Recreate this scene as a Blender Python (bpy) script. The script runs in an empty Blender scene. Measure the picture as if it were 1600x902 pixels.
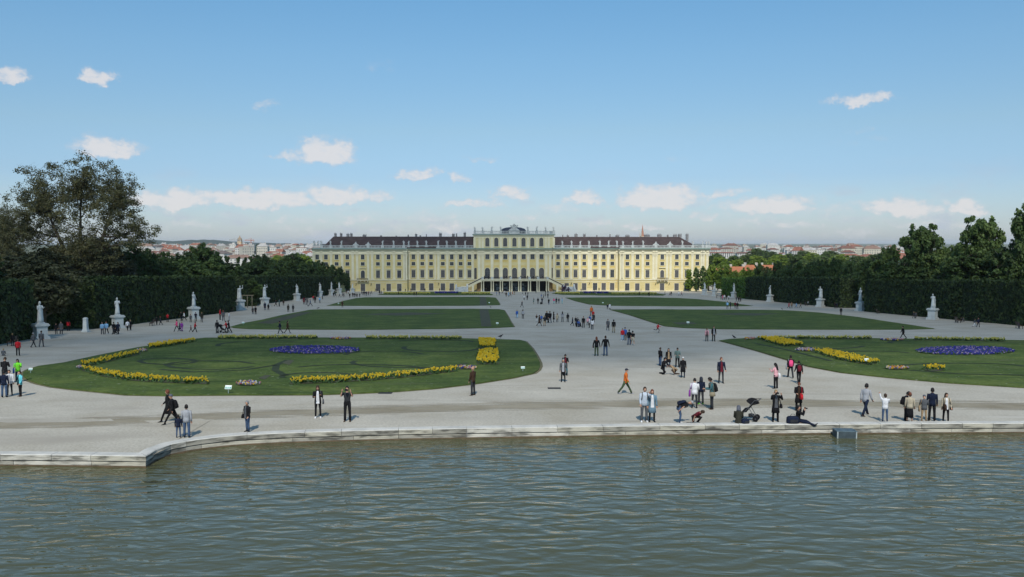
import bpy, bmesh, math, random
import numpy as np
from mathutils import Vector, Matrix
from math import sin, cos, pi, sqrt, atan2, radians
R = random.Random(7)
NR = np.random.RandomState(5)
S = bpy.context.scene
COL = S.collection

# ------------------------------------------------------------------ camera
F = 1300.0; HZ = 380.0
PITCH = math.atan((451 - HZ) / F)
cam = bpy.data.cameras.new('camera'); camo = bpy.data.objects.new('camera', cam); COL.objects.link(camo)
cam.sensor_width = 36; cam.lens = 36 * F / 1600; cam.clip_start = 0.5; cam.clip_end = 80000
camo.rotation_euler = (pi / 2 - PITCH, 0, 0); camo.location = (0, 0, 0)
S.camera = camo

# terrain profile: z as a function of distance y
PN = [(-500, -8.87), (41.2, -8.87), (318, -20.08), (385, -22.2), (40000, -22.2)]
def gz(y):
    for (a, za), (b, zb) in zip(PN, PN[1:]):
        if y <= b: return za + (zb - za) * (y - a) / (b - a)
    return PN[-1][1]
def ray(px, py):
    v = (451 - py) / F; u = (px - 800) / F
    return u, cos(PITCH) + v * sin(PITCH), -sin(PITCH) + v * cos(PITCH)
def gp(px, py):
    u, dy, dz = ray(px, py)
    lo, hi = 5.0, 39000.0
    if dz >= 0: return None
    for _ in range(60):
        m = (lo + hi) / 2
        if dz / dy * m > gz(m): lo = m
        else: hi = m
    return Vector((u / dy * lo, lo, gz(lo)))
def atz(px, py, z):
    u, dy, dz = ray(px, py); t = z / dz
    return Vector((u * t, dy * t, z))
def atd(px, py, D):
    u, dy, dz = ray(px, py); t = D / dy
    return Vector((u * t, D, dz * t))

# ------------------------------------------------------------------ materials
MATS = {}
def srgb(r, g, b):
    f = lambda c: (c / 255) / 12.92 if c / 255 <= .04045 else ((c / 255 + .055) / 1.055) ** 2.4
    return (f(r), f(g), f(b), 1)
class NT:
    def __init__(s, m): s.t = m.node_tree; s.n = s.t.nodes; s.l = s.t.links
    def add(s, k, **kw):
        n = s.n.new(k)
        for a, v in kw.items():
            if a.startswith('i_'): n.inputs[a[2:].replace('_', ' ')].default_value = v
            else: setattr(n, a, v)
        return n
    def link(s, a, b): s.l.new(a, b)
def mat(name, c1, c2=None, scale=3.0, rough=.85, bump=0, c3=None, detail=4, coord='Object', stretch=None, trans=0, spec=.3, metal=0, contrast=(.35, .65), bdist=.02):
    if name in MATS: return MATS[name]
    m = bpy.data.materials.new(name); m.use_nodes = True; t = NT(m)
    b = t.n['Principled BSDF']; b.inputs['Roughness'].default_value = rough
    b.inputs['Specular IOR Level'].default_value = spec; b.inputs['Metallic'].default_value = metal
    c1 = tuple(c1[:3]) + (1,)
    if c2 is None: c2 = tuple(x * .82 for x in c1[:3]) + (1,)
    c2 = tuple(c2[:3]) + (1,)
    tc = t.add('ShaderNodeTexCoord'); src = tc.outputs[coord]
    if stretch:
        mp = t.add('ShaderNodeMapping'); mp.inputs['Scale'].default_value = stretch; t.link(src, mp.inputs[0]); src = mp.outputs[0]
    no = t.add('ShaderNodeTexNoise'); no.inputs['Scale'].default_value = scale; no.inputs['Detail'].default_value = detail
    t.link(src, no.inputs['Vector'])
    cr = t.add('ShaderNodeValToRGB'); cr.color_ramp.elements[0].position = contrast[0]; cr.color_ramp.elements[1].position = contrast[1]
    cr.color_ramp.elements[0].color = c1; cr.color_ramp.elements[1].color = c2
    if c3:
        e = cr.color_ramp.elements.new(.5); e.color = tuple(c3[:3]) + (1,)
    t.link(no.outputs['Fac'], cr.inputs[0]); t.link(cr.outputs[0], b.inputs['Base Color'])
    if bump:
        bn = t.add('ShaderNodeBump'); bn.inputs['Strength'].default_value = bump; bn.inputs['Distance'].default_value = bdist
        n2 = t.add('ShaderNodeTexNoise'); n2.inputs['Scale'].default_value = scale * 6; t.link(src, n2.inputs['Vector'])
        t.link(n2.outputs['Fac'], bn.inputs['Height']); t.link(bn.outputs[0], b.inputs['Normal'])
    if trans:
        tr = t.add('ShaderNodeBsdfTranslucent'); t.link(cr.outputs[0], tr.inputs[0])
        mx = t.add('ShaderNodeMixShader'); mx.inputs[0].default_value = trans
        t.link(b.outputs[0], mx.inputs[1]); t.link(tr.outputs[0], mx.inputs[2])
        t.link(mx.outputs[0], t.n['Material Output'].inputs[0])
    MATS[name] = m; return m
def leafmat(name, a, b, c, trans=.25, scale=.5):
    # random tone per leaf patch: two noise scales
    return mat(name, a, b, scale=scale, c3=c, rough=.6, trans=trans, detail=8, contrast=(.38, .62), spec=.25)

# ------------------------------------------------------------------ mesh helper
class MB:
    def __init__(s): s.v = []; s.f = []; s.m = []; s.sm = []
    def add(s, vs, fs, mi=0, smooth=False, M=None):
        o = len(s.v)
        if M is not None: vs = [M @ Vector(v) for v in vs]
        s.v.extend([tuple(v) for v in vs])
        for f in fs: s.f.append([o + i for i in f]); s.m.append(mi); s.sm.append(smooth)
    def box(s, x0, x1, y0, y1, z0, z1, mi=0, M=None):
        vs = [(x0, y0, z0), (x1, y0, z0), (x1, y1, z0), (x0, y1, z0), (x0, y0, z1), (x1, y0, z1), (x1, y1, z1), (x0, y1, z1)]
        s.add(vs, [(3, 2, 1, 0), (4, 5, 6, 7), (0, 1, 5, 4), (1, 2, 6, 5), (2, 3, 7, 6), (3, 0, 4, 7)], mi, False, M)
    def rings(s, rs, mi=0, smooth=True, cap=True, M=None):
        n = len(rs[0]); vs = [p for r in rs for p in r]; fs = []
        for i in range(len(rs) - 1):
            for j in range(n):
                k = (j + 1) % n
                fs.append((i * n + j, i * n + k, (i + 1) * n + k, (i + 1) * n + j))
        if cap: fs.append(tuple(range(n))[::-1]); fs.append(tuple((len(rs) - 1) * n + j for j in range(n)))
        s.add(vs, fs, mi, smooth, M)
    def tube(s, pts, rad, n=8, mi=0, smooth=True, M=None, cap=True):
        pts = [Vector(p) for p in pts]; rs = []; pu = None
        for i, p in enumerate(pts):
            d = (pts[min(i + 1, len(pts) - 1)] - pts[max(i - 1, 0)])
            d = d.normalized() if d.length > 1e-9 else Vector((0, 0, 1))
            if pu is None: pu = d.orthogonal().normalized()
            u = (pu - d * pu.dot(d)); u = u.normalized() if u.length > 1e-6 else d.orthogonal().normalized(); pu = u
            w = d.cross(u); r = rad[i] if hasattr(rad, '__len__') else rad
            rs.append([p + (u * cos(2 * pi * j / n) + w * sin(2 * pi * j / n)) * r for j in range(n)])
        s.rings(rs, mi, smooth, cap, M)
    def lathe(s, prof, n=12, mi=0, smooth=True, M=None, c=(0, 0)):
        s.rings([[(c[0] + r * cos(2 * pi * j / n), c[1] + r * sin(2 * pi * j / n), z) for j in range(n)] for r, z in prof], mi, smooth, True, M)
    def ell(s, c, r, n=8, k=5, mi=0, M=None):
        rs = []
        for i in range(k + 1):
            a = -pi / 2 + pi * (i + .15) / (k + .3)
            rs.append([(c[0] + r[0] * cos(a) * cos(2 * pi * j / n), c[1] + r[1] * cos(a) * sin(2 * pi * j / n), c[2] + r[2] * sin(a)) for j in range(n)])
        s.rings(rs, mi, True, True, M)
    def prism(s, poly, z0, z1, mi=0):
        n = len(poly); vs = [(p[0], p[1], z0) for p in poly] + [(p[0], p[1], z1) for p in poly]
        s.add(vs, [tuple(range(n))[::-1], tuple(range(n, 2 * n))] + [(i, (i + 1) % n, n + (i + 1) % n, n + i) for i in range(n)], mi)
    def mesh(s, name):
        me = bpy.data.meshes.new(name); me.from_pydata(s.v, [], s.f)
        me.polygons.foreach_set('material_index', s.m); me.polygons.foreach_set('use_smooth', s.sm); me.update(); return me
    def build(s, name, mats, parent=None, loc=(0, 0, 0), rz=0, **tg):
        me = s.mesh(name)
        for m in (mats if isinstance(mats, (list, tuple)) else [mats]): me.materials.append(m)
        return link(name, me, parent, loc, rz, **tg)
def tag(o, label=None, cat=None, group=None, kind=None):
    if label: o['label'] = label
    if cat: o['category'] = cat
    if group: o['group'] = group
    if kind: o['kind'] = kind
    return o
def link(name, me, parent=None, loc=(0, 0, 0), rz=0, **tg):
    o = bpy.data.objects.new(name, me); COL.objects.link(o); o.location = loc; o.rotation_euler = (0, 0, rz)
    if parent: o.parent = parent
    return tag(o, **tg)
def empty(name, loc, rz=0, **tg): return link(name, None, None, loc, rz, **tg)
def copytree(o, parent=None):
    c = o.copy(); COL.objects.link(c)
    if parent: c.parent = parent
    for ch in list(o.children): copytree(ch, c)
    return c
def quads(name, P, U, V, mats, mi=None):
    """numpy quads: centre P, half vectors U, V (n,3)"""
    n = len(P); co = np.empty((n, 4, 3), np.float32)
    co[:, 0] = P - U - V; co[:, 1] = P + U - V; co[:, 2] = P + U + V; co[:, 3] = P - U + V
    me = bpy.data.meshes.new(name); me.vertices.add(4 * n); me.vertices.foreach_set('co', co.ravel())
    me.loops.add(4 * n); me.loops.foreach_set('vertex_index', np.arange(4 * n, dtype=np.int32))
    me.polygons.add(n); me.polygons.foreach_set('loop_start', np.arange(0, 4 * n, 4, dtype=np.int32))
    if mi is not None: me.polygons.foreach_set('material_index', mi.astype(np.int32))
    me.update(calc_edges=True)
    for m in mats: me.materials.append(m)
    return me
def rdir(n):
    v = NR.normal(size=(n, 3)); return v / np.linalg.norm(v, axis=1)[:, None]
ORD = ['first', 'second', 'third', 'fourth', 'fifth', 'sixth', 'seventh', 'eighth', 'ninth', 'tenth', 'eleventh', 'twelfth', 'thirteenth', 'fourteenth', 'fifteenth', 'sixteenth', 'seventeenth', 'eighteenth', 'nineteenth', 'twentieth', 'twenty-first', 'twenty-second', 'twenty-third', 'twenty-fourth', 'twenty-fifth', 'twenty-sixth']

# ------------------------------------------------------------------ light
SUN_EL = radians(46); SAZ = Vector((-.03, -1)).normalized()      # direction towards the sun (x, y)
sd = Vector((SAZ.x * cos(SUN_EL), SAZ.y * cos(SUN_EL), sin(SUN_EL)))
L = bpy.data.lights.new('sun', 'SUN'); L.energy = SUN_E = 3.6; L.angle = radians(.55); L.color = (1, .95, .86)
lo = bpy.data.objects.new('sun', L); COL.objects.link(lo); lo.rotation_euler = sd.to_track_quat('Z', 'Y').to_euler(); lo.location = (0, 0, 50)

W = bpy.data.worlds.new('World'); S.world = W; W.use_nodes = True
t = NT(W); bg = t.n['Background']
SKS = .115
bg.inputs['Strength'].default_value = SKS
sky = t.add('ShaderNodeTexSky'); sky.sky_type = 'NISHITA'; sky.sun_disc = False
sky.sun_elevation = SUN_EL; sky.sun_rotation = atan2(SAZ.x, SAZ.y); sky.altitude = 200; sky.air_density = 1.0; sky.dust_density = .8; sky.ozone_density = 1.6
tc = t.add('ShaderNodeTexCoord'); sep = t.add('ShaderNodeSeparateXYZ'); t.link(tc.outputs['Generated'], sep.inputs[0])
def M2(op, a, b=None, c=None, clamp=False):
    n = t.add('ShaderNodeMath', operation=op); n.use_clamp = clamp
    for i, x in enumerate((a, b, c)):
        if x is None: continue
        if isinstance(x, (int, float)): n.inputs[i].default_value = x
        else: t.link(x, n.inputs[i])
    return n.outputs[0]
az = M2('ARCTAN2', sep.outputs[0], sep.outputs[1])
hl = M2('SQRT', M2('ADD', M2('MULTIPLY', sep.outputs[0], sep.outputs[0]), M2('MULTIPLY', sep.outputs[1], sep.outputs[1])))
el = M2('ARCTAN2', sep.outputs[2], hl)
cv = t.add('ShaderNodeCombineXYZ'); t.link(az, cv.inputs[0]); t.link(el, cv.inputs[1])
# domain warp
def noise(vec, sc, det=5, rough=.55):
    n = t.add('ShaderNodeTexNoise'); n.inputs['Scale'].default_value = sc; n.inputs['Detail'].default_value = det; n.inputs['Roughness'].default_value = rough
    t.link(vec, n.inputs['Vector']); return n
def VM(op, a, b=None):
    n = t.add('ShaderNodeVectorMath', operation=op)
    for i, x in enumerate((a, b)):
        if x is None: continue
        if isinstance(x, (tuple, list)): n.inputs[i].default_value = x
        else: t.link(x, n.inputs[i])
    return n
nw = noise(cv.outputs[0], 38, 6, .6)
wv = VM('MULTIPLY', VM('SUBTRACT', nw.outputs['Color'], (.5, .5, .5)).outputs[0], (.07, .030, 0))
P0 = VM('ADD', cv.outputs[0], wv.outputs[0]).outputs[0]
CL = [(12, 118, 26, 11, .8), (145, 118, 24, 15, .95), (165, 226, 46, 19, 1), (412, 164, 20, 10, .5), (505, 233, 44, 27, 1), (455, 243, 28, 9, .6), (594, 102, 16, 9, .3),
      (650, 269, 40, 12, .8), (718, 273, 18, 11, .6), (1350, 154, 44, 12, .85), (262, 310, 60, 22, 1), (400, 308, 100, 18, .95), (530, 305, 46, 20, .95), (592, 307, 26, 14, .7),
      (670, 335, 46, 13, .5), (740, 316, 50, 12, .7), (800, 301, 34, 15, .75), (650, 355, 60, 12, .4), (455, 357, 50, 13, .45), (915, 310, 34, 14, .8), (1030, 305, 66, 25, 1), (870, 322, 50, 14, .5),
      (1128, 301, 28, 12, .7), (1215, 318, 66, 19, .95), (1150, 318, 30, 12, .5), (1405, 321, 62, 20, .95), (1505, 322, 30, 17, .9), (1315, 326, 36, 12, .5), (1165, 344, 40, 9, .5), (1330, 364, 50, 10, .5), (1060, 350, 60, 12, .35), (1320, 222, 24, 7, .3), (1385, 215, 16, 7, .3), (865, 175, 16, 7, .18), (1055, 248, 20, 6, .25), (540, 330, 200, 24, .35), (1250, 330, 260, 22, .35), (900, 335, 160, 20, .3), (700, 352, 40, 9, .6), (560, 345, 36, 9, .6), (470, 345, 60, 8, .5), (300, 350, 44, 8, .5), (1010, 352, 44, 9, .6), (1100, 335, 36, 9, .6), (1240, 352, 44, 8, .6), (1420, 348, 60, 9, .5), (1530, 355, 50, 9, .5), (820, 340, 50, 10, .5), (940, 350, 40, 8, .5), (755, 246, 30, 6, .45), (1355, 200, 14, 5, .4)]
tot = None
for (px, py, rx, ry, st) in CL:
    u, dy, dz = ray(px, py)
    a0 = atan2(u, dy); e0 = atan2(dz, sqrt(u * u + dy * dy))
    k_ = (F / rx / 1.5 * (1 + u * u) ** .5, F / ry / 1.5, 0); dv = VM('SUBTRACT', P0, (a0, e0 - .35 * ry / F, 0)).outputs[0]
    d = VM('LENGTH', VM('MAXIMUM', VM('MULTIPLY', dv, k_).outputs[0], VM('MULTIPLY', dv, (-k_[0], -k_[1] * 2.1, 0)).outputs[0]).outputs[0])
    mr = t.add('ShaderNodeMapRange'); mr.interpolation_type = 'SMOOTHSTEP'
    mr.inputs[1].default_value = 1.15; mr.inputs[2].default_value = .25; mr.inputs[3].default_value = 0; mr.inputs[4].default_value = st
    t.link(d.outputs['Value'], mr.inputs[0])
    tot = mr.outputs[0] if tot is None else M2('MAXIMUM', tot, mr.outputs[0])
nn = noise(VM('MULTIPLY', cv.outputs[0], (1, 1.7, 0)).outputs[0], 62, 9, .62)
nb = noise(VM('MULTIPLY', cv.outputs[0], (1, 2.6, 0)).outputs[0], 11, 7, .6)
thr = M2('ADD', M2('MULTIPLY', tot, 1.2), M2('MULTIPLY', M2('SUBTRACT', nn.outputs['Fac'], .5), 1.75))
mr = t.add('ShaderNodeMapRange'); mr.interpolation_type = 'SMOOTHSTEP'; mr.inputs[1].default_value = .05; mr.inputs[2].default_value = 1.15
t.link(thr, mr.inputs[0])
dens = M2('MULTIPLY', mr.outputs[0], M2('MINIMUM', M2('MULTIPLY', tot, 1.6), 1), clamp=True)
dens = M2('MULTIPLY', dens, .84)
# free clouds away from the listed ones (beside and behind the view)
side = t.add('ShaderNodeMapRange'); side.inputs[1].default_value = .62; side.inputs[2].default_value = .8; t.link(M2('ABSOLUTE', az), side.inputs[0])
mf = t.add('ShaderNodeMapRange'); mf.interpolation_type = 'SMOOTHSTEP'; mf.inputs[1].default_value = .56; mf.inputs[2].default_value = .72; t.link(noise(cv.outputs[0], 7, 7, .6).outputs['Fac'], mf.inputs[0])
dens = M2('MAXIMUM', dens, M2('MULTIPLY', M2('MULTIPLY', mf.outputs[0], side.outputs[0]), .85))
# thin veil near the horizon
vb = t.add('ShaderNodeMapRange'); vb.inputs[1].default_value = .095; vb.inputs[2].default_value = .0; vb.inputs[3].default_value = 0; vb.inputs[4].default_value = .36; t.link(el, vb.inputs[0])
fv = t.add('ShaderNodeMapRange'); fv.interpolation_type = 'SMOOTHSTEP'; fv.inputs[1].default_value = .46; fv.inputs[2].default_value = .70; t.link(nb.outputs['Fac'], fv.inputs[0])
fb2 = M2('MULTIPLY', M2('MULTIPLY', fv.outputs[0], vb.outputs[0]), 3.0)
dens = M2('MAXIMUM', dens, M2('MAXIMUM', fb2, M2('MULTIPLY', vb.outputs[0], .35)), clamp=True)
tint = t.add('ShaderNodeMix', data_type='RGBA', blend_type='MULTIPLY'); tint.inputs[0].default_value = 1
t.link(sky.outputs[0], tint.inputs[6]); 
er = t.add('ShaderNodeMapRange'); er.inputs[1].default_value = 0; er.inputs[2].default_value = .3; t.link(el, er.inputs[0])
rp = t.add('ShaderNodeValToRGB'); cs = rp.color_ramp
cs.elements[0].position = 0; cs.elements[0].color = (.80, .88, 1.12, 1); cs.elements[1].position = 1; cs.elements[1].color = (.72, 1.08, 1.17, 1)
for ps_, c_ in ((.12, (.70, .82, 1.04)), (.256, (.645, .785, .98)), (.44, (.75, .875, .93)), (.72, (.76, 1.0, 1.06))): e_ = cs.elements.new(ps_); e_.color = c_ + (1,)
t.link(er.outputs[0], rp.inputs[0]); t.link(rp.outputs[0], tint.inputs[7])
mx = t.add('ShaderNodeMix', data_type='RGBA'); t.link(dens, mx.inputs[0]); t.link(tint.outputs[2], mx.inputs[6])
# lit tops, greyer bases
cc = t.add('ShaderNodeMix', data_type='RGBA'); t.link(mr.outputs[0], cc.inputs[0])
CB = 1 / SKS
cc.inputs[6].default_value = (.50 * CB, .56 * CB, .66 * CB, 1); cc.inputs[7].default_value = (.77 * CB, .75 * CB, .755 * CB, 1)
t.link(cc.outputs[2], mx.inputs[7]); t.link(mx.outputs[2], bg.inputs['Color'])
W.cycles.sampling_method = 'MANUAL'; W.cycles.sample_map_resolution = 512

S.view_settings.view_transform = 'Standard'; S.view_settings.look = 'None'; S.view_settings.gamma = 1; S.view_settings.exposure = 0
S.render.engine = 'CYCLES'
S.cycles.max_bounces = 6; S.cycles.diffuse_bounces = 3; S.cycles.glossy_bounces = 3; S.cycles.transparent_max_bounces = 8; S.cycles.volume_bounces = 0
S.cycles.use_denoising = True; S.cycles.caustics_reflective = False; S.cycles.caustics_refractive = False
try: S.cycles.use_adaptive_sampling = True; S.cycles.adaptive_threshold = .015
except Exception: pass
# ------------------------------------------------------------------ ground, pool
GRAV = mat('gravel', (.365, .33, .262), (.465, .432, .362), scale=.22, c3=(.41, .378, .315), rough=.95, bump=.25, detail=12, coord='Object', contrast=(.3, .7), spec=.1)
def finegrain(m, amt=.16, sc=9):
    t = NT(m); b = t.n['Principled BSDF']; src = b.inputs['Base Color'].links[0].from_socket
    tc = t.add('ShaderNodeTexCoord'); n = t.add('ShaderNodeTexNoise'); n.inputs['Scale'].default_value = sc; n.inputs['Detail'].default_value = 6; t.link(tc.outputs['Object'], n.inputs['Vector'])
    mr = t.add('ShaderNodeMapRange'); mr.inputs[1].default_value = .3; mr.inputs[2].default_value = .7; mr.inputs[3].default_value = 1 - amt; mr.inputs[4].default_value = 1 + amt; t.link(n.outputs['Fac'], mr.inputs[0])
    mx = t.add('ShaderNodeMix', data_type='RGBA', blend_type='MULTIPLY'); mx.inputs[0].default_value = 1; t.link(src, mx.inputs[6]); t.link(mr.outputs[0], mx.inputs[7]); t.link(mx.outputs[2], b.inputs['Base Color'])
finegrain(GRAV)
# damp / worn patches on the gravel
def patches(m, col, sc, lo, hi, stretch=(1, 1, 1)):
    t = NT(m); b = t.n['Principled BSDF']; src = b.inputs['Base Color'].links[0].from_socket
    tc = t.add('ShaderNodeTexCoord'); mp = t.add('ShaderNodeMapping'); mp.inputs['Scale'].default_value = stretch; t.link(tc.outputs['Object'], mp.inputs[0])
    n = t.add('ShaderNodeTexNoise'); n.inputs['Scale'].default_value = sc; n.inputs['Detail'].default_value = 7; t.link(mp.outputs[0], n.inputs['Vector'])
    mr = t.add('ShaderNodeMapRange'); mr.inputs[1].default_value = lo; mr.inputs[2].default_value = hi; t.link(n.outputs['Fac'], mr.inputs[0])
    mx = t.add('ShaderNodeMix', data_type='RGBA'); t.link(mr.outputs[0], mx.inputs[0]); t.link(src, mx.inputs[6]); mx.inputs[7].default_value = col; t.link(mx.outputs[2], b.inputs['Base Color'])
patches(GRAV, (.33, .30, .25, 1), .11, .60, .74, (.6, 1.6, 1))
patches(GRAV, (.29, .265, .22, 1), .35, .60, .80, (.22, 1.9, 1))
patches(GRAV, (.52, .49, .43, 1), .5, .62, .84, (.3, 1.5, 1))
patches(GRAV, (.25, .23, .19, 1), .9, .70, .80, (.5, 1.3, 1))

RIMZ = -8.75; WATZ = -9.24
rim_px = [(-260, 706), (0, 710), (120, 711), (228, 712.5), (244, 702.5), (267, 694), (291, 689.3), (315, 685.8), (351, 681.6), (386, 679), (457, 675.8), (552, 673), (640, 671), (800, 668.3), (960, 666), (1120, 664), (1280, 663), (1440, 662), (1600, 661.3), (1900, 661)]
RIM = [atz(x, y, RIMZ) for x, y in rim_px]
RIM = [Vector((-60, RIM[0].y + .2, RIMZ))] + RIM + [Vector((60, RIM[-1].y, RIMZ))]
def rimy(x):
    for a, b in zip(RIM, RIM[1:]):
        if a.x <= x <= b.x: return a.y + (b.y - a.y) * (x - a.x) / max(b.x - a.x, 1e-6)
    return None
xs = [-20000, -4000, -800, -200, -60.01] + [p.x for p in RIM] + [60.01, 200, 800, 4000, 20000]
vs = []; fs = []; rows = [41.2, 60, 100, 150, 200, 260, 318, 350, 385, 700, 1500, 4000, 12000, 33000]
for x in xs:
    y0 = -12 if abs(x) > 60 else rimy(x) + .25
    for y in [y0] + [max(r, y0 + .3) for r in rows]: vs.append((x, y, gz(y)))
m_ = len(rows) + 1
for i in range(len(xs) - 1):
    for j in range(m_ - 1): a = i * m_ + j; fs.append((a, a + m_, a + m_ + 1, a + 1))
g = MB(); g.add(vs, fs); g.build('ground', GRAV, kind='structure')
# wide outer ground: dark green / town floor sheet beyond the garden
TOWN = mat('town_floor', (.07, .09, .045), (.16, .15, .12), scale=.012, c3=(.10, .12, .06), rough=1, detail=8)
g = MB()
for (x0, x1, y0, y1) in [(-19000, -74, 60, 386), (96, 19000, 60, 386), (-19000, 19000, 430, 32000), (-19000, -110, 386, 430), (110, 19000, 386, 430)]:
    ys = sorted(set([y0, y1] + [y for y in (100, 318, 385) if y0 < y < y1]))
    for a, b in zip(ys, ys[1:]): g.add([(x0, a, gz(a) + .03), (x1, a, gz(a) + .03), (x1, b, gz(b) + .03), (x0, b, gz(b) + .03)], [(0, 1, 2, 3)])
g.build('park_ground', TOWN, kind='structure')
# worn sandy track along the basin
TR = mat('track', (.27, .235, .165), (.36, .32, .24), scale=.5, rough=.95, detail=8, spec=.1)
tt = NT(TR); b_ = tt.n['Principled BSDF']
uv = tt.add('ShaderNodeUVMap'); sp = tt.add('ShaderNodeSeparateXYZ'); tt.link(uv.outputs[0], sp.inputs[0])
nz = tt.add('ShaderNodeTexNoise'); nz.inputs['Scale'].default_value = .9; nz.inputs['Detail'].default_value = 7
tcx = tt.add('ShaderNodeTexCoord'); mpx = tt.add('ShaderNodeMapping'); mpx.inputs['Scale'].default_value = (.35, 2.2, 1); tt.link(tcx.outputs['Object'], mpx.inputs[0]); tt.link(mpx.outputs[0], nz.inputs['Vector'])
def mm(op, a, b, c=False):
    n = tt.add('ShaderNodeMath', operation=op); n.use_clamp = c
    for i, x in enumerate((a, b)):
        if isinstance(x, (int, float)): n.inputs[i].default_value = x
        else: tt.link(x, n.inputs[i])
    return n.outputs[0]
bell = mm('SUBTRACT', 1.0, mm('ABSOLUTE', mm('MULTIPLY', mm('SUBTRACT', sp.outputs[1], .5), 2.0), 0))
al = mm('MULTIPLY', mm('SUBTRACT', mm('ADD', mm('MULTIPLY', bell, 1.0), mm('MULTIPLY', nz.outputs['Fac'], 1.9)), 1.0), 1.5, True)
tt.link(mm('MULTIPLY', al, .75), b_.inputs['Alpha'])
track_px = [(-200, 672), (0, 664), (120, 661), (259, 655), (386, 648), (600, 641), (800, 635), (960, 631.5), (1100, 630.5), (1260, 630), (1320, 631), (1440, 632.5), (1600, 635), (1800, 638)]
def resample(pts, n):
    out = []
    for (a, b) in zip(pts, pts[1:]):
        for i in range(n): out.append((a[0] + (b[0] - a[0]) * i / n, a[1] + (b[1] - a[1]) * i / n))
    return out + [pts[-1]]
def softstrip(name, cen, mtl, lift):
    vs, fs, uvs = [], [], []
    for (x, y) in resample(cen, 4):
        for k, dy in enumerate((-8, 0, 7.5)):
            p = gp(x, y + dy); vs.append((p.x, p.y, p.z + lift)); uvs.append((0, (0, .5, 1)[k]))
    n = len(vs) // 3
    for i in range(n - 1):
        for k in range(2): a = i * 3 + k; fs.append((a + 1, a + 4, a + 3, a))
    me = bpy.data.meshes.new(name); me.from_pydata(vs, [], fs); ul = me.uv_layers.new(name='UVMap')
    for p in me.polygons:
        for li in p.loop_indices: ul.data[li].uv = uvs[me.loops[li].vertex_index]
    me.materials.append(mtl); link(name, me, kind='structure')
softstrip('track', track_px, TR, .006)

# water
WM = bpy.data.materials.new('pool_water'); WM.use_nodes = True; t = NT(WM); b = t.n['Principled BSDF']
b.inputs['Base Color'].default_value = (.092, .087, .044, 1); b.inputs['Roughness'].default_value = .03; b.inputs['IOR'].default_value = 1.33; b.inputs['Specular IOR Level'].default_value = .5
tc = t.add('ShaderNodeTexCoord')
def wn(sx, sy, rot, sc, det, rough=.5, dist=0):
    mp = t.add('ShaderNodeMapping'); mp.inputs['Scale'].default_value = (sx, sy, 1); mp.inputs['Rotation'].default_value = (0, 0, rot)
    t.link(tc.outputs['Object'], mp.inputs[0]); n = t.add('ShaderNodeTexNoise'); n.inputs['Scale'].default_value = sc; n.inputs['Detail'].default_value = det; n.inputs['Roughness'].default_value = rough; n.inputs['Distortion'].default_value = dist
    t.link(mp.outputs[0], n.inputs['Vector']); return n.outputs['Fac']
def ad(a, b, k):
    n = t.add('ShaderNodeMath', operation='MULTIPLY_ADD'); t.link(b, n.inputs[0]); n.inputs[1].default_value = k; t.link(a, n.inputs[2]); return n.outputs[0]
w1 = wn(.5, 1.15, -.20, 1.5, 1, .35, .8); w2 = wn(.65, 1.4, .42, 2.8, 1, .4, .6)
mpw = t.add('ShaderNodeMapping'); mpw.inputs['Rotation'].default_value = (0, 0, -.16); t.link(tc.outputs['Object'], mpw.inputs[0])
wt = t.add('ShaderNodeTexWave'); wt.wave_type = 'BANDS'; wt.bands_direction = 'Y'; wt.inputs['Scale'].default_value = .4; wt.inputs['Distortion'].default_value = 7; wt.inputs['Detail'].default_value = 1.5; wt.inputs['Detail Scale'].default_value = .8; t.link(mpw.outputs[0], wt.inputs[0])
w3 = wn(1, 1.5, -.6, 9, 1, .5); w4 = wn(.5, .8, .1, .4, 1)
mu = t.add('ShaderNodeMath', operation='MULTIPLY'); t.link(w1, mu.inputs[0]); mu.inputs[1].default_value = 1.0
h = ad(ad(ad(ad(mu.outputs[0], w2, .26), w3, .015), w4, .3), wt.outputs['Fac'], .09)
cal = t.add('ShaderNodeMapRange'); cal.inputs[1].default_value = .35; cal.inputs[2].default_value = .65; cal.inputs[3].default_value = .55; cal.inputs[4].default_value = 1.25; t.link(wn(.25, .5, .5, .35, 3), cal.inputs[0])
bn = t.add('ShaderNodeBump'); t.link(cal.outputs[0], bn.inputs['Strength']); bn.inputs['Distance'].default_value = .105; t.link(h, bn.inputs['Height'])
dfw = t.add('ShaderNodeBsdfDiffuse'); dfw.inputs[0].default_value = (.080, .082, .040, 1)
glw = t.add('ShaderNodeBsdfGlossy'); glw.inputs['Roughness'].default_value = .035; glw.inputs[0].default_value = (1, 1, 1, 1); t.link(bn.outputs[0], glw.inputs['Normal'])
frw = t.add('ShaderNodeFresnel'); frw.inputs['IOR'].default_value = 1.33; t.link(bn.outputs[0], frw.inputs['Normal'])
mxw = t.add('ShaderNodeMixShader'); t.link(frw.outputs[0], mxw.inputs[0]); t.link(dfw.outputs[0], mxw.inputs[1]); t.link(glw.outputs[0], mxw.inputs[2]); t.link(mxw.outputs[0], t.n['Material Output'].inputs[0]); t.n.remove(b)
g = MB(); wv_ = [(-60, -12, WATZ), (60, -12, WATZ)] + [(p.x, p.y + .15, WATZ) for p in reversed(RIM)]
g.add(wv_, [tuple(range(len(wv_)))]); g.build('water', WM, kind='structure')

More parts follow.
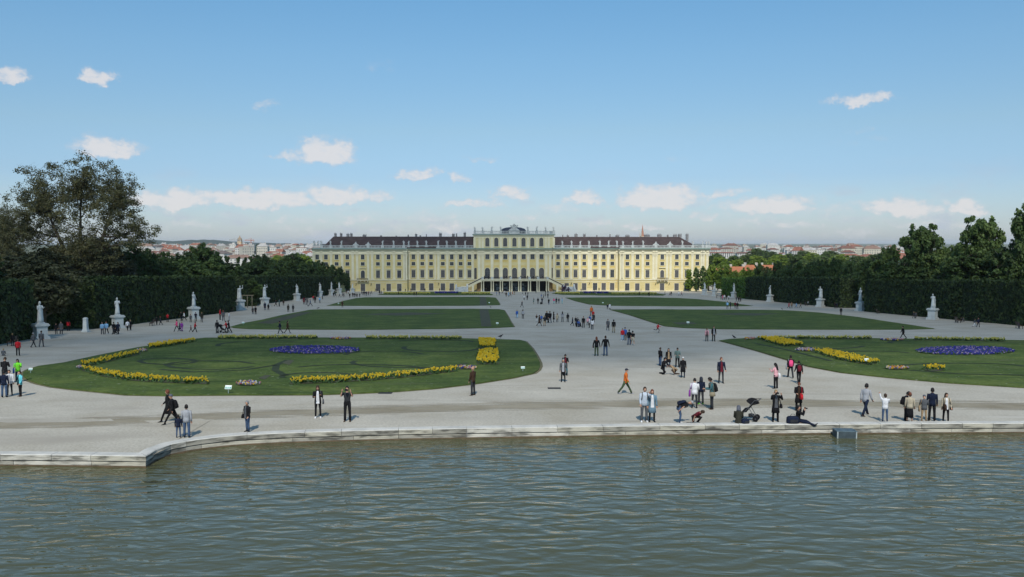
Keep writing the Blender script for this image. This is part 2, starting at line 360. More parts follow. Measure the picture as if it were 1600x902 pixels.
# stone rim of the basin
ST = [mat('rim_stone_%d' % i, c, tuple(x * .30 for x in c), scale=1.3, c3=tuple(x * .80 for x in c), rough=.9, bump=.5, detail=10, stretch=(1, 1, 4.5), contrast=(.40, .64)) for i, c in enumerate([(.47, .44, .36), (.34, .32, .27), (.56, .53, .46)])]
STT = mat('rim_top_stone', (.56, .54, .49), (.42, .41, .375), scale=1.5, rough=.9, bump=.3, detail=8)
WET = mat('wet_stone', (.15, .10, .06), (.08, .06, .035), scale=2, rough=.5)
def walk(poly, step):
    segs = []; 
    dense = [poly[0]]
    for a, b in zip(poly, poly[1:]):
        n = max(1, int((b - a).length / .5))
        dense += [a.lerp(b, (i + 1) / n) for i in range(n)]
    return dense
def offs(pts, d):
    out = []
    for i, p in enumerate(pts):
        tg = (pts[min(i + 1, len(pts) - 1)] - pts[max(i - 1, 0)]); tg.z = 0; tg.normalize()
        out.append(p + Vector((-tg.y, tg.x, 0)) * d)
    return out
RD = walk(RIM, .5)
KC = min(range(len(RD)), key=lambda i: (RD[i] - RIM[4]).length)
rim = empty('basin_rim', (0, 38, WATZ), label='long pale stone rim of the water basin curving at its left corner', cat='stone rim')
Mi = Matrix.Translation((0, -38, -WATZ))
def course(name, z0, z1, front, back, seed, topmat=True, L0=1.9):
    r = random.Random(seed); g = MB(); i = 0
    A = offs(RD, -front); B = offs(RD, back)
    while i < len(RD) - 1:
        k = max(2, int(r.uniform(.8, 1.35) * L0 / .5)); j = min(i + k, len(RD) - 1)
        if i < KC < j: j = KC
        a = [A[q] for q in range(i, j + 1)]; bk = [B[q] for q in range(i, j + 1)]
        # joint
        ta = (a[-1] - a[0]).normalized() * .008; a[0] = a[0] + ta; bk[0] = bk[0] + ta; a[-1] = a[-1] - ta; bk[-1] = bk[-1] - ta
        mi = r.choice([0, 0, 1, 2]); dz = r.uniform(-.004, .004)
        rs = []
        for p, q in zip(a, bk):
            n_ = (q - p); n_.z = 0; n_.normalize()
            e = .03
            rs.append([Vector((p.x, p.y, z0)), Vector((q.x, q.y, z0)), Vector((q.x, q.y, z1 + dz)), Vector((p.x + n_.x * e, p.y + n_.y * e, z1 + dz)), Vector((p.x, p.y, z1 + dz - e))])
        o = len(g.v); n5 = 5
        for rr in rs: g.v.extend([tuple(v) for v in rr])
        for s_ in range(len(rs) - 1):
            for e_ in range(5):
                f_ = (e_ + 1) % 5; g.f.append([o + s_ * 5 + e_, o + s_ * 5 + f_, o + (s_ + 1) * 5 + f_, o + (s_ + 1) * 5 + e_][::-1])
                g.m.append(3 if (e_ in (2, 3) and topmat) else mi); g.sm.append(False)
        g.f.append([o + q for q in range(5)]); g.m.append(mi); g.sm.append(False)
        g.f.append([o + (len(rs) - 1) * 5 + q for q in range(5)][::-1]); g.m.append(mi); g.sm.append(False)
        i = j
    ob = g.build(name, ST + [STT], rim); ob.data.transform(Mi); return ob
course('coping', -8.985, RIMZ, .0, .52, 3)
course('lower_course', WATZ - .35, -9.025, -.035, .5, 8, False, 2.6)
g = MB(); A = offs(RD, .005)
for a, b2 in zip(A, A[1:]): g.add([(a.x, a.y, WATZ - .3), (b2.x, b2.y, WATZ - .3), (b2.x, b2.y, WATZ + .06), (a.x, a.y, WATZ + .06)], [(0, 1, 2, 3)])
o = g.build('wet_line', WET, rim); o.data.transform(Mi)

# floating metal grate box by the rim
GM = mat('grate_metal', (.16, .22, .25), (.10, .14, .16), scale=4, rough=.5, metal=.4); GL = mat('grate_trim', (.42, .46, .46), (.3, .34, .34), scale=5, rough=.6)
fl = atz(1308, 685, WATZ)
pb = empty('floating_box', (fl.x, fl.y, WATZ), radians(-3), label='blue grey metal grate box in the water against the stone rim', cat='metal box')
w_, d_, h_ = .92, .66, .34
g = MB(); g.box(0, w_, 0, d_, -.1, h_ - .03); g.build('body', mat('grate_dark', (.035, .045, .05)), pb)
g = MB(); g.box(-.02, w_ + .02, -.02, d_ + .02, h_ - .03, h_)
for i in range(9): g.box(.03 + i * .1, .07 + i * .1, 0, d_, h_ + .0, h_ + .012)
g.build('lid', GM, pb)
g = MB()
for i in range(18): x = .02 + i * (w_ - .04) / 17; g.box(x - .009, x + .009, -.018, -.002, -.05, h_ - .035)
for i in range(13): y = .02 + i * (d_ - .04) / 12; g.box(-.018, -.002, y - .009, y + .009, -.05, h_ - .035)
g.build('grille', GM, pb)
for x in (0, w_ - .05):
    g = MB(); g.box(x - .005, x + .045, -.03, -.019, -.08, h_ - .031); g.build('corner_post', GL, pb)

# ------------------------------------------------------------------ lawns
GR = mat('grass', (.050, .080, .020), (.094, .125, .031), scale=.35, c3=(.070, .102, .025), rough=.95, bump=.6, detail=12, spec=.1, bdist=.05)
finegrain(GR, .28, 3.2)
patches(GR, (.085, .10, .045, 1), .25, .60, .8, (.5, 1.4, 1))
patches(GR, (.040, .066, .017, 1), .5, .54, .68, (.35, 1.8, 1))
patches(GR, (.34, .36, .28, 1), 3.5, .66, .76, (1, 1, 1))
SOIL = mat('soil', (.060, .052, .038), (.085, .075, .05), scale=1.2, c3=(.05, .06, .03), rough=1, detail=8)
EDG = mat('lawn_edge', (.16, .135, .07), (.10, .10, .05), scale=2, rough=1)
def lawn(poly, label=None):
    P = [gp(*p) for p in poly]
    g = MB(); n = len(P); e = .07
    # top face through y-strips so that it follows the slope
    bm = bmesh.new(); vt = [bm.verts.new((p.x, p.y, 0)) for p in P]; bm.faces.new(vt)
    for yy in (60, 100, 150, 200, 260, 318, 350): bmesh.ops.bisect_plane(bm, geom=bm.verts[:] + bm.edges[:] + bm.faces[:], plane_co=(0, yy, 0), plane_no=(0, 1, 0))
    bmesh.ops.triangulate(bm, faces=bm.faces[:])
    ext = bmesh.ops.extrude_face_region(bm, geom=bm.faces[:])
    top = set(v for v in ext['geom'] if isinstance(v, bmesh.types.BMVert))
    for v in bm.verts: v.co.z = gz(v.co.y) + (e if v in top else -.02)
    bmesh.ops.recalc_face_normals(bm, faces=bm.faces[:])
    me = bpy.data.meshes.new('lawn'); bm.to_mesh(me); bm.free(); me.materials.append(GR)
    link('lawn', me, kind='structure')
    # trodden earth edge
    g = MB(); C_ = sum((Vector((p.x, p.y, 0)) for p in P), Vector()) / n
    ins = []
    for i, p in enumerate(P):
        d = (P[(i + 1) % n] - P[i - 1]); d.z = 0; d.normalize(); nn_ = Vector((d.y, -d.x, 0))
        if nn_.dot(Vector((p.x, p.y, 0)) - C_) < 0 and n < 3: nn_ = -nn_
        ins.append(nn_)
    area = sum(P[i].x * P[(i + 1) % n].y - P[(i + 1) % n].x * P[i].y for i in range(n))
    sgn = 1 if area > 0 else -1
    for i in range(n):
        a, b2 = P[i], P[(i + 1) % n]; oa, ob = a + ins[i] * .22 * sgn, b2 + ins[(i + 1) % n] * .22 * sgn
        g.add([(a.x, a.y, gz(a.y) + .008), (b2.x, b2.y, gz(b2.y) + .008), (ob.x, ob.y, gz(ob.y) + .008), (oa.x, oa.y, gz(oa.y) + .008)], [(0, 1, 2, 3)])
    g.build('lawn_edge', EDG, kind='structure')
lawn([(36, 583), (44, 578), (60, 573), (100, 567.5), (153, 556), (213, 544), (280, 533.5), (320, 528.6), (368, 528.5), (500, 528.3), (640, 528.6), (704, 529), (782, 531), (812, 532), (821, 534), (831, 545), (838, 556), (843.5, 567.5), (844, 573), (841, 579), (834, 584), (800, 591.5), (746, 600), (680, 608), (620, 612.5), (560, 615.5), (494, 617.6), (420, 618), (362, 618), (259, 619), (199, 618), (166, 614.5), (116, 609.5), (83, 605.5), (60, 600.5), (43, 594.5), (36, 588)])
lawn([(360, 511.3), (368, 513), (390, 514.5), (420, 515), (560, 515.6), (680, 514.6), (770, 512.8), (803, 511.3), (797.5, 503), (793, 494), (787.5, 485), (780, 483.7), (740, 483), (620, 483.4), (500, 484), (485, 484.5), (464, 488.5), (440, 493), (410, 500), (380, 505.5)])
lawn([(511, 478), (620, 478.5), (740, 478), (780, 477), (781, 476), (778, 470.5), (774, 465.5), (764, 464.6), (740, 464.2), (620, 464.8), (571, 465), (557, 466.2), (537, 470.5)])
lawn([(590, 461), (680, 461.8), (769, 461.5), (770, 460), (759, 458), (740, 456.8), (660, 456.3), (610, 457.3)])
lawn([(862, 459), (880, 461), (960, 462.2), (1036, 462.2), (1040, 460.5), (1018, 457.6), (920, 456.3), (872, 457)])
lawn([(883, 465.4), (900, 471), (921, 476), (953, 478), (1060, 479), (1135, 479), (1176, 478.4), (1135, 472.3), (1088, 467.6), (1060, 466.2), (1000, 464.6)])
lawn([(953, 484.2), (985, 493), (1015, 502.7), (1040, 510.3), (1070, 513), (1134, 514.8), (1255, 515.4), (1413, 515.4), (1460, 514.1), (1427, 509), (1399, 504.8), (1341, 496), (1284, 489.3), (1240, 486), (1212, 485), (1140, 484.5), (1027, 483.8)])
lawn([(1124, 533), (1138, 536.5), (1180, 548), (1225, 561.5), (1264, 573.5), (1315, 583), (1390, 591), (1480, 599), (1600, 606.5), (1750, 608), (1900, 598), (2000, 580), (1960, 556), (1800, 540), (1600, 532.5), (1360, 529.3), (1180, 528.6), (1140, 530.6)])
# dark scroll lines and bare soil
def band(name, pts, w, mtl, lift=.085):
    P = [gp(*p) for p in resample(pts, 3)]; g = MB(); A = offs(P, w / 2); B = offs(P, -w / 2)
    for i in range(len(P) - 1):
        g.add([(v.x, v.y, gz(v.y) + lift) for v in (B[i], B[i + 1], A[i + 1], A[i])], [(0, 1, 2, 3)])
    g.build(name, mtl, kind='structure')
def arc(cx, cy, rx, ry, a0, a1, n=10): return [(cx + rx * cos(radians(a0 + (a1 - a0) * i / n)), cy + ry * sin(radians(a0 + (a1 - a0) * i / n))) for i in range(n + 1)]
DK = mat('scroll_soil', (.014, .024, .009), (.026, .040, .015), scale=2, rough=1, detail=6)
for (pts, w) in [([(450, 564), (432, 572), (430, 580), (446, 589)], .35), ([(432, 572), (380, 580), (300, 583), (250, 579)], .22), (arc(330, 572, 70, 7, 20, 340), .22), (arc(262, 566, 45, 5, 0, 360), .22),
                 (arc(640, 568, 90, 8, 10, 200), .22), (arc(600, 556, 60, 6, 180, 350), .2), (arc(690, 545, 60, 6, 0, 200), .25), (arc(500, 590, 60, 6, 160, 340), .2), (arc(560, 578, 100, 7, 200, 360), .22),
                 (arc(420, 541, 80, 7, 170, 300), .25), (arc(680, 536, 60, 4, 200, 350), .25), (arc(1360, 556, 70, 6, 180, 330), .3), (arc(1300, 541, 50, 5, 10, 170), .3), (arc(1500, 575, 100, 6, 190, 350), .25), ([(1420, 580), (1500, 586), (1600, 588)], .3), ([(1180, 538), (1230, 548), (1300, 566)], .2), (arc(1480, 536, 90, 4, 160, 260), .3)]:
    band('scroll_line', pts, min(w * 2.2, .55), DK)
for q in ([(441, 569), (450, 564), (460, 565), (452, 572)], [(404, 593), (414, 588), (424, 588), (414, 595)], [(749, 484), (752, 511), (768, 511), (763, 484)], [(749.5, 464.8), (750, 477.6), (761, 477.6), (759, 464.8)],
          [(400, 506), (470, 489), (490, 488), (425, 507)], [(1110, 492), (1150, 490), (1220, 491), (1180, 494)], [(1050, 505), (1080, 504), (1090, 507), (1060, 508)], [(560, 492), (640, 489), (700, 491), (620, 494)]):
    P = [gp(*p) for p in q]; g = MB(); g.add([(p.x, p.y, gz(p.y) + .09) for p in P], [tuple(range(4))]); g.build('bare_soil', SOIL, kind='structure')

# ------------------------------------------------------------------ flower beds
LEAFB = leafmat('tulip_leaves', (.035, .075, .025), (.07, .13, .04), (.05, .10, .03), .2, 2)
YEL = mat('yellow_petals', (.66, .42, .012), (.72, .56, .04), scale=3, rough=.6, trans=.25, contrast=(.3, .7)); YEL2 = mat('pale_yellow_petals', (.62, .56, .16), (.50, .48, .13), scale=3, rough=.6, trans=.25)
ORYL = mat('light_yellow_petals', (.74, .62, .10), (.66, .50, .03), scale=3, rough=.6, trans=.25)
BLU = mat('blue_petals', (.035, .04, .26), (.075, .075, .36), scale=3, rough=.6, trans=.2, c3=(.05, .05, .31)); PUR = mat('lilac_petals', (.30, .22, .42), (.5, .42, .5), scale=4, trans=.2); WHP = mat('white_petals', (.7, .68, .66), trans=.2); RDP = mat('red_petals', (.42, .10, .10), (.5, .25, .2), trans=.2); ORP = mat('orange_petals', (.62, .26, .03), trans=.2)
def inpoly(x, y, P):
    c = False; n = len(P)
    for i in range(n):
        a, b = P[i], P[i - 1]
        if (a.y > y) != (b.y > y) and x < (b.x - a.x) * (y - a.y) / (b.y - a.y) + a.x: c = not c
    return c
def bed(poly, label, kind='yellow', dens=30, hh=.36, fs=.05, group=None, cap=9000):
    P = [gp(*p) for p in poly]; x0 = min(p.x for p in P); x1 = max(p.x for p in P); y0 = min(p.y for p in P); y1 = max(p.y for p in P)
    A = abs(sum(P[i].x * P[(i + 1) % len(P)].y - P[(i + 1) % len(P)].x * P[i].y for i in range(len(P)))) / 2
    n = min(int(A * dens * (.72 if kind == 'yellow' else 1)), cap); pts = []
    if n < 6: n = 6
    guard = 0
    while len(pts) < n and guard < n * 60:
        guard += 1; x = R.uniform(x0, x1); y = R.uniform(y0, y1)
        if inpoly(x, y, P): pts.append((x, y))
    c = Vector(((x0 + x1) / 2, (y0 + y1) / 2, 0)); c.z = gz(c.y) + .07
    root = empty('flower_bed', c, label=label, cat='flower bed', group=group)
    pts = np.array(pts) - np.array([c.x, c.y]); n = len(pts); D = c.y; sc = max(1, D / 70) 
    zz = np.array([gz(y + c.y) + .07 - c.z for y in pts[:, 1]])
    # leaves: upright blades
    m = n * 2; idx = NR.randint(0, n, m); hh = hh * .8; P3 = np.column_stack([pts[idx] + NR.normal(0, .06, (m, 2)), zz[idx] + hh * .4])
    up = np.column_stack([NR.normal(0, .12, m), NR.normal(0, .12, m), np.full(m, hh * .42) * NR.uniform(.8, 1.15, m)]); an = NR.uniform(0, pi, m)
    U = np.column_stack([np.cos(an), np.sin(an), np.zeros(m)]) * (.045 * sc)
    link('foliage', quads('foliage', P3, U, up, [LEAFB]), root)
    # soil base
    g = MB(); g.add([(p.x - c.x, p.y - c.y, gz(p.y) + .1 - c.z) for p in P], [tuple(range(len(P)))]); g.build('soil', SOIL, root)
    mats = {'yellow': [YEL, YEL, ORYL], 'pale': [YEL2], 'blue': [BLU, BLU, BLU, BLU, BLU, LEAFB, PUR], 'pansy': [PUR, YEL, WHP, BLU, RDP], 'warm': [ORP, RDP, WHP, PUR, YEL]}[kind]
    h2 = hh * NR.uniform(.62, 1.12, n); s = fs * .85 * sc * NR.uniform(.8, 1.25, n); C3 = np.column_stack([pts + NR.normal(0, .03, (n, 2)), zz + h2])
    an = NR.uniform(0, pi, n); U = np.column_stack([np.cos(an), np.sin(an), np.zeros(n)]); V = np.column_stack([-np.sin(an), np.cos(an), np.zeros(n)]); Z = np.tile([0, 0, 1.], (n, 1))
    s_ = s[:, None]; mi = NR.randint(0, len(mats), n)
    # a bloom: two crossing upright petals and a cup top
    Pq = np.vstack([C3, C3, C3 + Z * s_ * .5]); Uq = np.vstack([U * s_, V * s_, U * s_ * .8]); Vq = np.vstack([Z * s_ * 1.15, Z * s_ * 1.15, V * s_ * .8])
    link('blossoms', quads('blossoms', Pq, Uq, Vq, mats, np.concatenate([mi, mi, mi])), root)
YG = 'yellow tulip beds on the lawns'
def strip(pts, h): # bed polygon from centre line and thickness
    pts = [(x, y, t * .72) for x, y, t in pts]
    return [(x, y - t / 2) for x, y, t in pts] + [(x, y + t / 2) for x, y, t in reversed(pts)]
bed([(342, 528.4), (420, 528.2), (495, 528.2), (495, 530.6), (420, 531), (342, 531)], 'pale yellow tulip strip on the left lawn far edge, left of its gap', 'pale', 10, .38, .05, YG)
bed([(572, 528.8), (720, 529.4), (720, 531.6), (572, 531)], 'pale yellow tulip strip on the left lawn far edge, right of its gap', 'pale', 10, .38, .05, YG)
bed([(749, 533.5), (773, 533.5), (773, 545), (749, 545)], 'smaller square block of yellow tulips at the left lawn right end', 'yellow', 22, .45, .07, YG)
bed([(748, 551), (778, 551), (780, 571), (745, 571)], 'larger square block of yellow tulips at the left lawn right end', 'yellow', 22, .45, .07, YG)
bed(strip([(453, 600.5, 6), (520, 597.5, 7), (580, 594, 7), (640, 588.5, 7), (713, 580, 6)], 0), 'long yellow tulip strip along the left lawn front, behind the photographing pair', 'yellow', 28, .38, .05, YG)
bed(strip([(128, 579, 6), (160, 587, 9), (200, 593, 9), (250, 597, 8), (327, 600, 7)], 0), 'curved yellow tulip strip at the left lawn front left end', 'yellow', 28, .38, .05, YG)
bed(strip([(128, 573, 5), (150, 569, 7), (185, 560.5, 7), (220, 553, 5)], 0), 'yellow tulip strip along the left lawn back left edge, nearer one', 'yellow', 24, .38, .055, YG)
bed(strip([(233, 545, 5), (265, 540, 6), (304, 534.5, 3)], 0), 'short yellow tulip strip on left lawn back edge, farther one', 'yellow', 20, .45, .065, YG)
def ellp(cx, cy, rx, ry, n=28): return [(cx + rx * cos(2 * pi * i / n), cy + ry * sin(2 * pi * i / n)) for i in range(n)]
bed(ellp(492, 548.8, 71, 6.3), 'oval deep blue flower bed in the middle of the left lawn', 'blue', 26, .14, .055)
bed([(1217, 528.8), (1362, 529.8), (1362, 531.6), (1217, 530.8)], 'pale yellow tulip strip on the right lawn far edge, left one', 'pale', 10, .38, .05, YG)
bed([(1428, 530.8), (1570, 532.8), (1570, 534.8), (1428, 532.8)], 'pale yellow tulip strip on the right lawn far edge, right one', 'pale', 10, .38, .05, YG)
bed([(1184, 531.5), (1215, 531.5), (1257, 541), (1225, 543)], 'short slanting yellow tulip bed at the right lawn left tip', 'yellow', 20, .45, .065, YG)
bed([(1267, 550.5), (1290, 549.5), (1330, 557.5), (1374, 568.5), (1358, 572), (1310, 564)], 'long slanting yellow tulip bed on the right lawn', 'yellow', 24, .38, .055, YG)
bed(ellp(1460, 579, 16, 3), 'small clump of yellow tulips on the right lawn front', 'yellow', 18, .4, .06, YG)
bed(ellp(1508, 550, 78, 6.5), 'oval blue flower bed on the right lawn', 'blue', 24, .14, .055)
PG = 'small mixed flower beds'
for (cx, cy, rx, ry, lb, kd) in [(388, 602, 20, 3, 'small mixed pansy bed beside the green lawn sign on the left lawn front', 'pansy'), (728, 577, 18, 2.2, 'small lilac pansy bed at the right end of the front tulip strip', 'pansy'), (222, 549.6, 9, 1.6, 'small lilac bed between the back tulip strips of the left lawn', 'pansy'), (127, 576.5, 7, 1.8, 'small lilac bed at the left lawn tip between tulip strips', 'pansy'),
                              (532, 530.6, 16, 1.1, 'small mixed bed between the far pale tulip strips of left lawn', 'pansy'), (1258, 548.5, 16, 2, 'small lilac bed between the slanting tulip beds', 'pansy'), (1403, 577.5, 19, 2.2, 'small pink and orange bed on the right lawn front', 'warm'), (1394, 532.4, 18, 1.1, 'small mixed bed between far pale tulip strips of right lawn', 'pansy'), (1172, 530.8, 9, 1, 'small pinkish bed at the right lawn left tip', 'warm')]:
    bed(ellp(cx, cy, rx, ry, 16), lb, kd, 30, .16, .055, PG)
FG = 'far flower strips before the palace'
for (a, b2, y, kd, lb) in [(600, 672, 459, 'pale', 'far yellowish flower strip before the left palace wing'), (680, 716, 458.4, 'blue', 'far violet flower strip before the left palace wing'), (722, 765, 459.2, 'pale', 'far yellow flower strip left of the palace arcade'),
                        (868, 905, 459, 'pale', 'far yellow flower strip right of the palace arcade'), (912, 950, 458.4, 'blue', 'far violet flower strip before the right palace wing'), (956, 1026, 459.6, 'pale', 'far yellowish flower strip before the right palace wing')]:
    bed([(a, y - .35), (b2, y - .35), (b2, y + .45), (a, y + .45)], lb, kd, 3, .4, .06, FG, 1500)
# white daisies on near lawns (uncountable)
# ------------------------------------------------------------------ lawn signs
SG = mat('sign_white', (.75, .78, .76)); SGT = mat('sign_teal', (.03, .33, .26)); STK = mat('sign_stake', (.25, .33, .30))
def sign(px, py, k, label, tilt=-.5):
    p = gp(px, py); o = empty('lawn_sign', (p.x, p.y, gz(p.y) + .07), R.uniform(-.3, .3), label=label, cat='lawn sign', group='small signs on the lawns')
    g = MB(); g.box(-.02, .02, -.02, .02, -.05, .28 * k); g.build('stake', STK, o)
    Mx = Matrix.Translation((0, 0, .34 * k)) @ Matrix.Rotation(tilt, 4, 'X'); a = .15 * k
    g = MB(); g.box(-a * 1.25, a * 1.25, -.012, .012, -a * .75, a * .75, 0, Mx); g.box(-a * 1.1, a * 1.1, -.016, -.0125, -a * .55, a * .1, 1, Mx)
    for i in range(4): g.box(-a * .9 + i * a * .45, -a * .65 + i * a * .45, -.019, -.0165, -a * .4, a * (.0 if i % 2 else -.1), 0, Mx)
    g.build('board', [SG, SGT], o)
sign(357, 616.5, 1.1, 'small white and teal sign standing on the left lawn front edge')
sign(817, 581.5, 0.8, 'small pale sign at the rounded right end of the left lawn'); sign(1354, 570, 1.0, 'small white sign on right lawn front near the long tulip bed')
sign(469, 508, 1.5, 'small white sign at left tip of the second left lawn') if False else sign(380, 508.5, 1.0, 'small white sign at the left tip of the second left lawn'); sign(777, 509.5, 1.0, 'small white sign at near right corner of the second left lawn')
sign(1075, 508.5, 1.1, 'small white sign on second right lawn near the running child'); sign(942, 475.6, 1.0, 'tiny white sign at the near left edge of the third right lawn'); sign(764.5, 475.5, 1.0, 'tiny white sign at near right corner of the third left lawn'); sign(48, 584, .8, 'small pale sign at the left lawn left tip'); sign(529, 476.5, 1.0, 'tiny white sign at left tip of the third left lawn')
# ------------------------------------------------------------------ palace
PS = 385 / F
PX, PY, PZ = 4 / F * 385, 385, -22.2
PR = .037
U_ = lambda px: (px - 804) * PS
Z_ = lambda py: (455 - py) * PS
PW = mat('yellow_wall', (.62, .505, .235), (.69, .585, .31), scale=.25, c3=(.655, .545, .27), rough=.9, detail=8)
PO = mat('ochre_panel', (.62, .46, .16), (.68, .53, .22), scale=.6, rough=.9)
PC = mat('cream_trim', (.70, .63, .43), (.76, .69, .50), scale=.5, rough=.85, detail=7)
PGN = mat('copper_cornice', (.16, .24, .21), (.23, .30, .26), scale=.7, rough=.7)
PRF = mat('brown_roof', (.050, .034, .033), (.078, .054, .052), scale=.5, c3=(.062, .043, .041), rough=.85, bump=.5, detail=9, stretch=(1, 1, 3))
PGL = mat('dark_glass', (.035, .04, .05), (.06, .065, .075), scale=.4, rough=.25, spec=.5); PFR = mat('window_frame', (.13, .125, .115), rough=.7)
PMU = mat('grey_shutter', (.075, .072, .075), (.11, .105, .105), scale=1, rough=.7)
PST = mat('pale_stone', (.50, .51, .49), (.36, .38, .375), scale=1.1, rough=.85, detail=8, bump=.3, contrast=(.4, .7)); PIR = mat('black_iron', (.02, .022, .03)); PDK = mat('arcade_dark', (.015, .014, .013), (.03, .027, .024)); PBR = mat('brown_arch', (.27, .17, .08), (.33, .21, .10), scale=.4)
PDO = mat('dome_slate', (.035, .04, .06), (.06, .065, .085), scale=1, rough=.5); CHM = mat('chimney_render', (.28, .27, .27), (.18, .17, .17), scale=1)
pal = empty('palace', (PX, PY, PZ), PR, label='long yellow baroque palace with brown roof, arcade and double stair behind the garden', cat='palace')
ZC = Z_(388)      # main cornice
E0, E1 = U_(494.5), U_(1106.5)
IN = [(U_(494.5), U_(638), -4.0), (U_(638), U_(682), 0), (U_(682), U_(745), -1.0), (U_(745), U_(861), -3.2), (U_(861), U_(922), -1.0), (U_(922), U_(966), 0), (U_(966), U_(1106.5), -4.0)]
def fy(u):
    for a, b, y in IN:
        if a <= u <= b: return y
    return 0
g = MB()
for k, (a, b, y) in enumerate(IN): g.box(a + (.001 if k else 0), b, y, 17.5 + .004 * k, -.5, ZC - 2.6 + .003 * k)
g.build('wall', PW, pal)
g = MB()
for k, (a, b, y) in enumerate(IN): # plinth, string course, entablature
    a2, b2 = a + (.01 if k else -.15), b - (.01 if k < 6 else -.15)
    g.box(a2, b2, y - .18, y + .002, -.4, .3); g.box(a2, b2, y - .3, y + .003, Z_(437.4), Z_(436.0)); g.box(a2, b2, y - .12, y + .004, Z_(440.5), Z_(439.8))
    g.box(a2, b2, y - .34, y + 17, Z_(397.2) , Z_(394.6)); g.box(a2, b2, y - .22, y + 17.1, Z_(394.6), Z_(391)); g.box(a2 - .2, b2 + .2, y - .9, y + 17.6, Z_(391), Z_(389.3))
g.build('entablature', PC, pal)
g = MB()
for k, (a, b, y) in enumerate(IN): g.box(a - .6 * (k in (0,)), b + .6 * (k in (6,)), y - 1.35, y + 18.2, Z_(389.3) + .002, Z_(388) + .003 * k)
g.build('cornice', PGN, pal)
# pilasters
g = MB(); L_ = lambda v: 480 + v / 5; Rr = lambda v: 800 + v / 5
pil = [L_(v) for v in (78, 136, 210, 295, 375, 408, 492, 523, 605, 690, 768, 782, 798, 868, 936, 1004, 1028, 1097, 1166, 1235, 1293)] + [Rr(v) for v in (327, 392, 461, 529, 600, 616, 687, 755, 822, 845, 858, 934, 1014, 1098, 1120, 1205, 1232, 1322, 1403, 1475, 1490, 1520)]
cen = [720 + v / 6.9375 for v in (200, 238, 338, 435, 532, 630, 727, 825, 920, 962)]
for q in pil + cen:
    u = U_(q); y = fy(u); w = .52 if q in pil else .62
    g.box(u - w, u + w, y - .26, y + .01, Z_(436) + .001, Z_(400.4)); g.box(u - w - .14, u + w + .14, y - .36, y + .012, Z_(436), Z_(433.8)); g.box(u - w - .12, u + w + .12, y - .32, y + .011, Z_(400.4), Z_(400))
    for s_ in range(3): g.box(u - w - .1 - .06 * s_, u + w + .1 + .06 * s_, y - .34 - .05 * s_, y + .013, Z_(400) + s_ * .28, Z_(400) + s_ * .28 + .22)
    g.box(u - w - .05, u + w + .05, y - .6, y, Z_(394.6) + .01, Z_(391.1))
g.build('pilasters', PC, pal, kind='stuff')
# ground floor rusticated bands
g = MB()
for k, (a, b, y) in enumerate(IN):
    for zz in (1.5, 2.3, 3.1, 3.9, 4.7): g.box(a + .02, b - .02, y - .06, y + .0005, zz, zz + .62)
g.build('rustication', mat('rustic_yellow', (.60, .48, .21), (.67, .55, .28), scale=.3, rough=.9, detail=7), pal)
# windows
lw = [L_(v) for v in (105, 171, 252, 334, 451, 567, 648, 729, 833, 902, 970, 1062, 1131, 1200, 1268)]
rw = [Rr(v) for v in (359, 427, 496, 564, 652, 720, 787, 894, 973, 1052, 1167, 1281, 1360, 1442)]
cw = [720 + v / 6.9375 for v in (288, 385, 480, 580, 678, 773, 870)]
WINS = []
for q in lw + rw:
    bal = abs(q - L_(451)) < .1 or abs(q - Rr(1167)) < .1
    WINS.append((q, 2.6, 410.6, 433.6, bal)); WINS.append((q, 2.4, 398, 405, False)); WINS.append((q, 2.4, 409.2 - .0, 414.6, None))
    if not (abs(q - L_(1268)) < .1 or abs(q - L_(1200)) < .1 or abs(q - Rr(359)) < .1): WINS.append((q, 2.9, 442.4, 454, False))
WINS = []
for q in lw + rw:
    bal = abs(q - L_(451)) < .1 or abs(q - Rr(1167)) < .1
    WINS += [(q, 2.7, 422, 433.6, bal, 'main'), (q, 2.45, 397.8, 405, False, 'attic'), (q, 2.6, 409.4, 414.6, False, 'mezz')]
    if q not in (lw[-1], lw[-2], rw[0]): WINS.append((q, 3.1, 442.6, 453.8, False, 'ground'))
for q in cw:
    WINS += [(q, 3.6, 418.3, 434.8, True, 'main'), (q, 2.9, 397.3, 404.8, False, 'attic'), (q, 2.9, 371.8, 385.3, True, 'upper')]
for q in (720 + 160 / 6.9375, 720 + 990 / 6.9375): WINS += [(q, 1.9, 418.3, 436, True, 'main'), (q, 1.8, 397.3, 404.8, False, 'attic')]
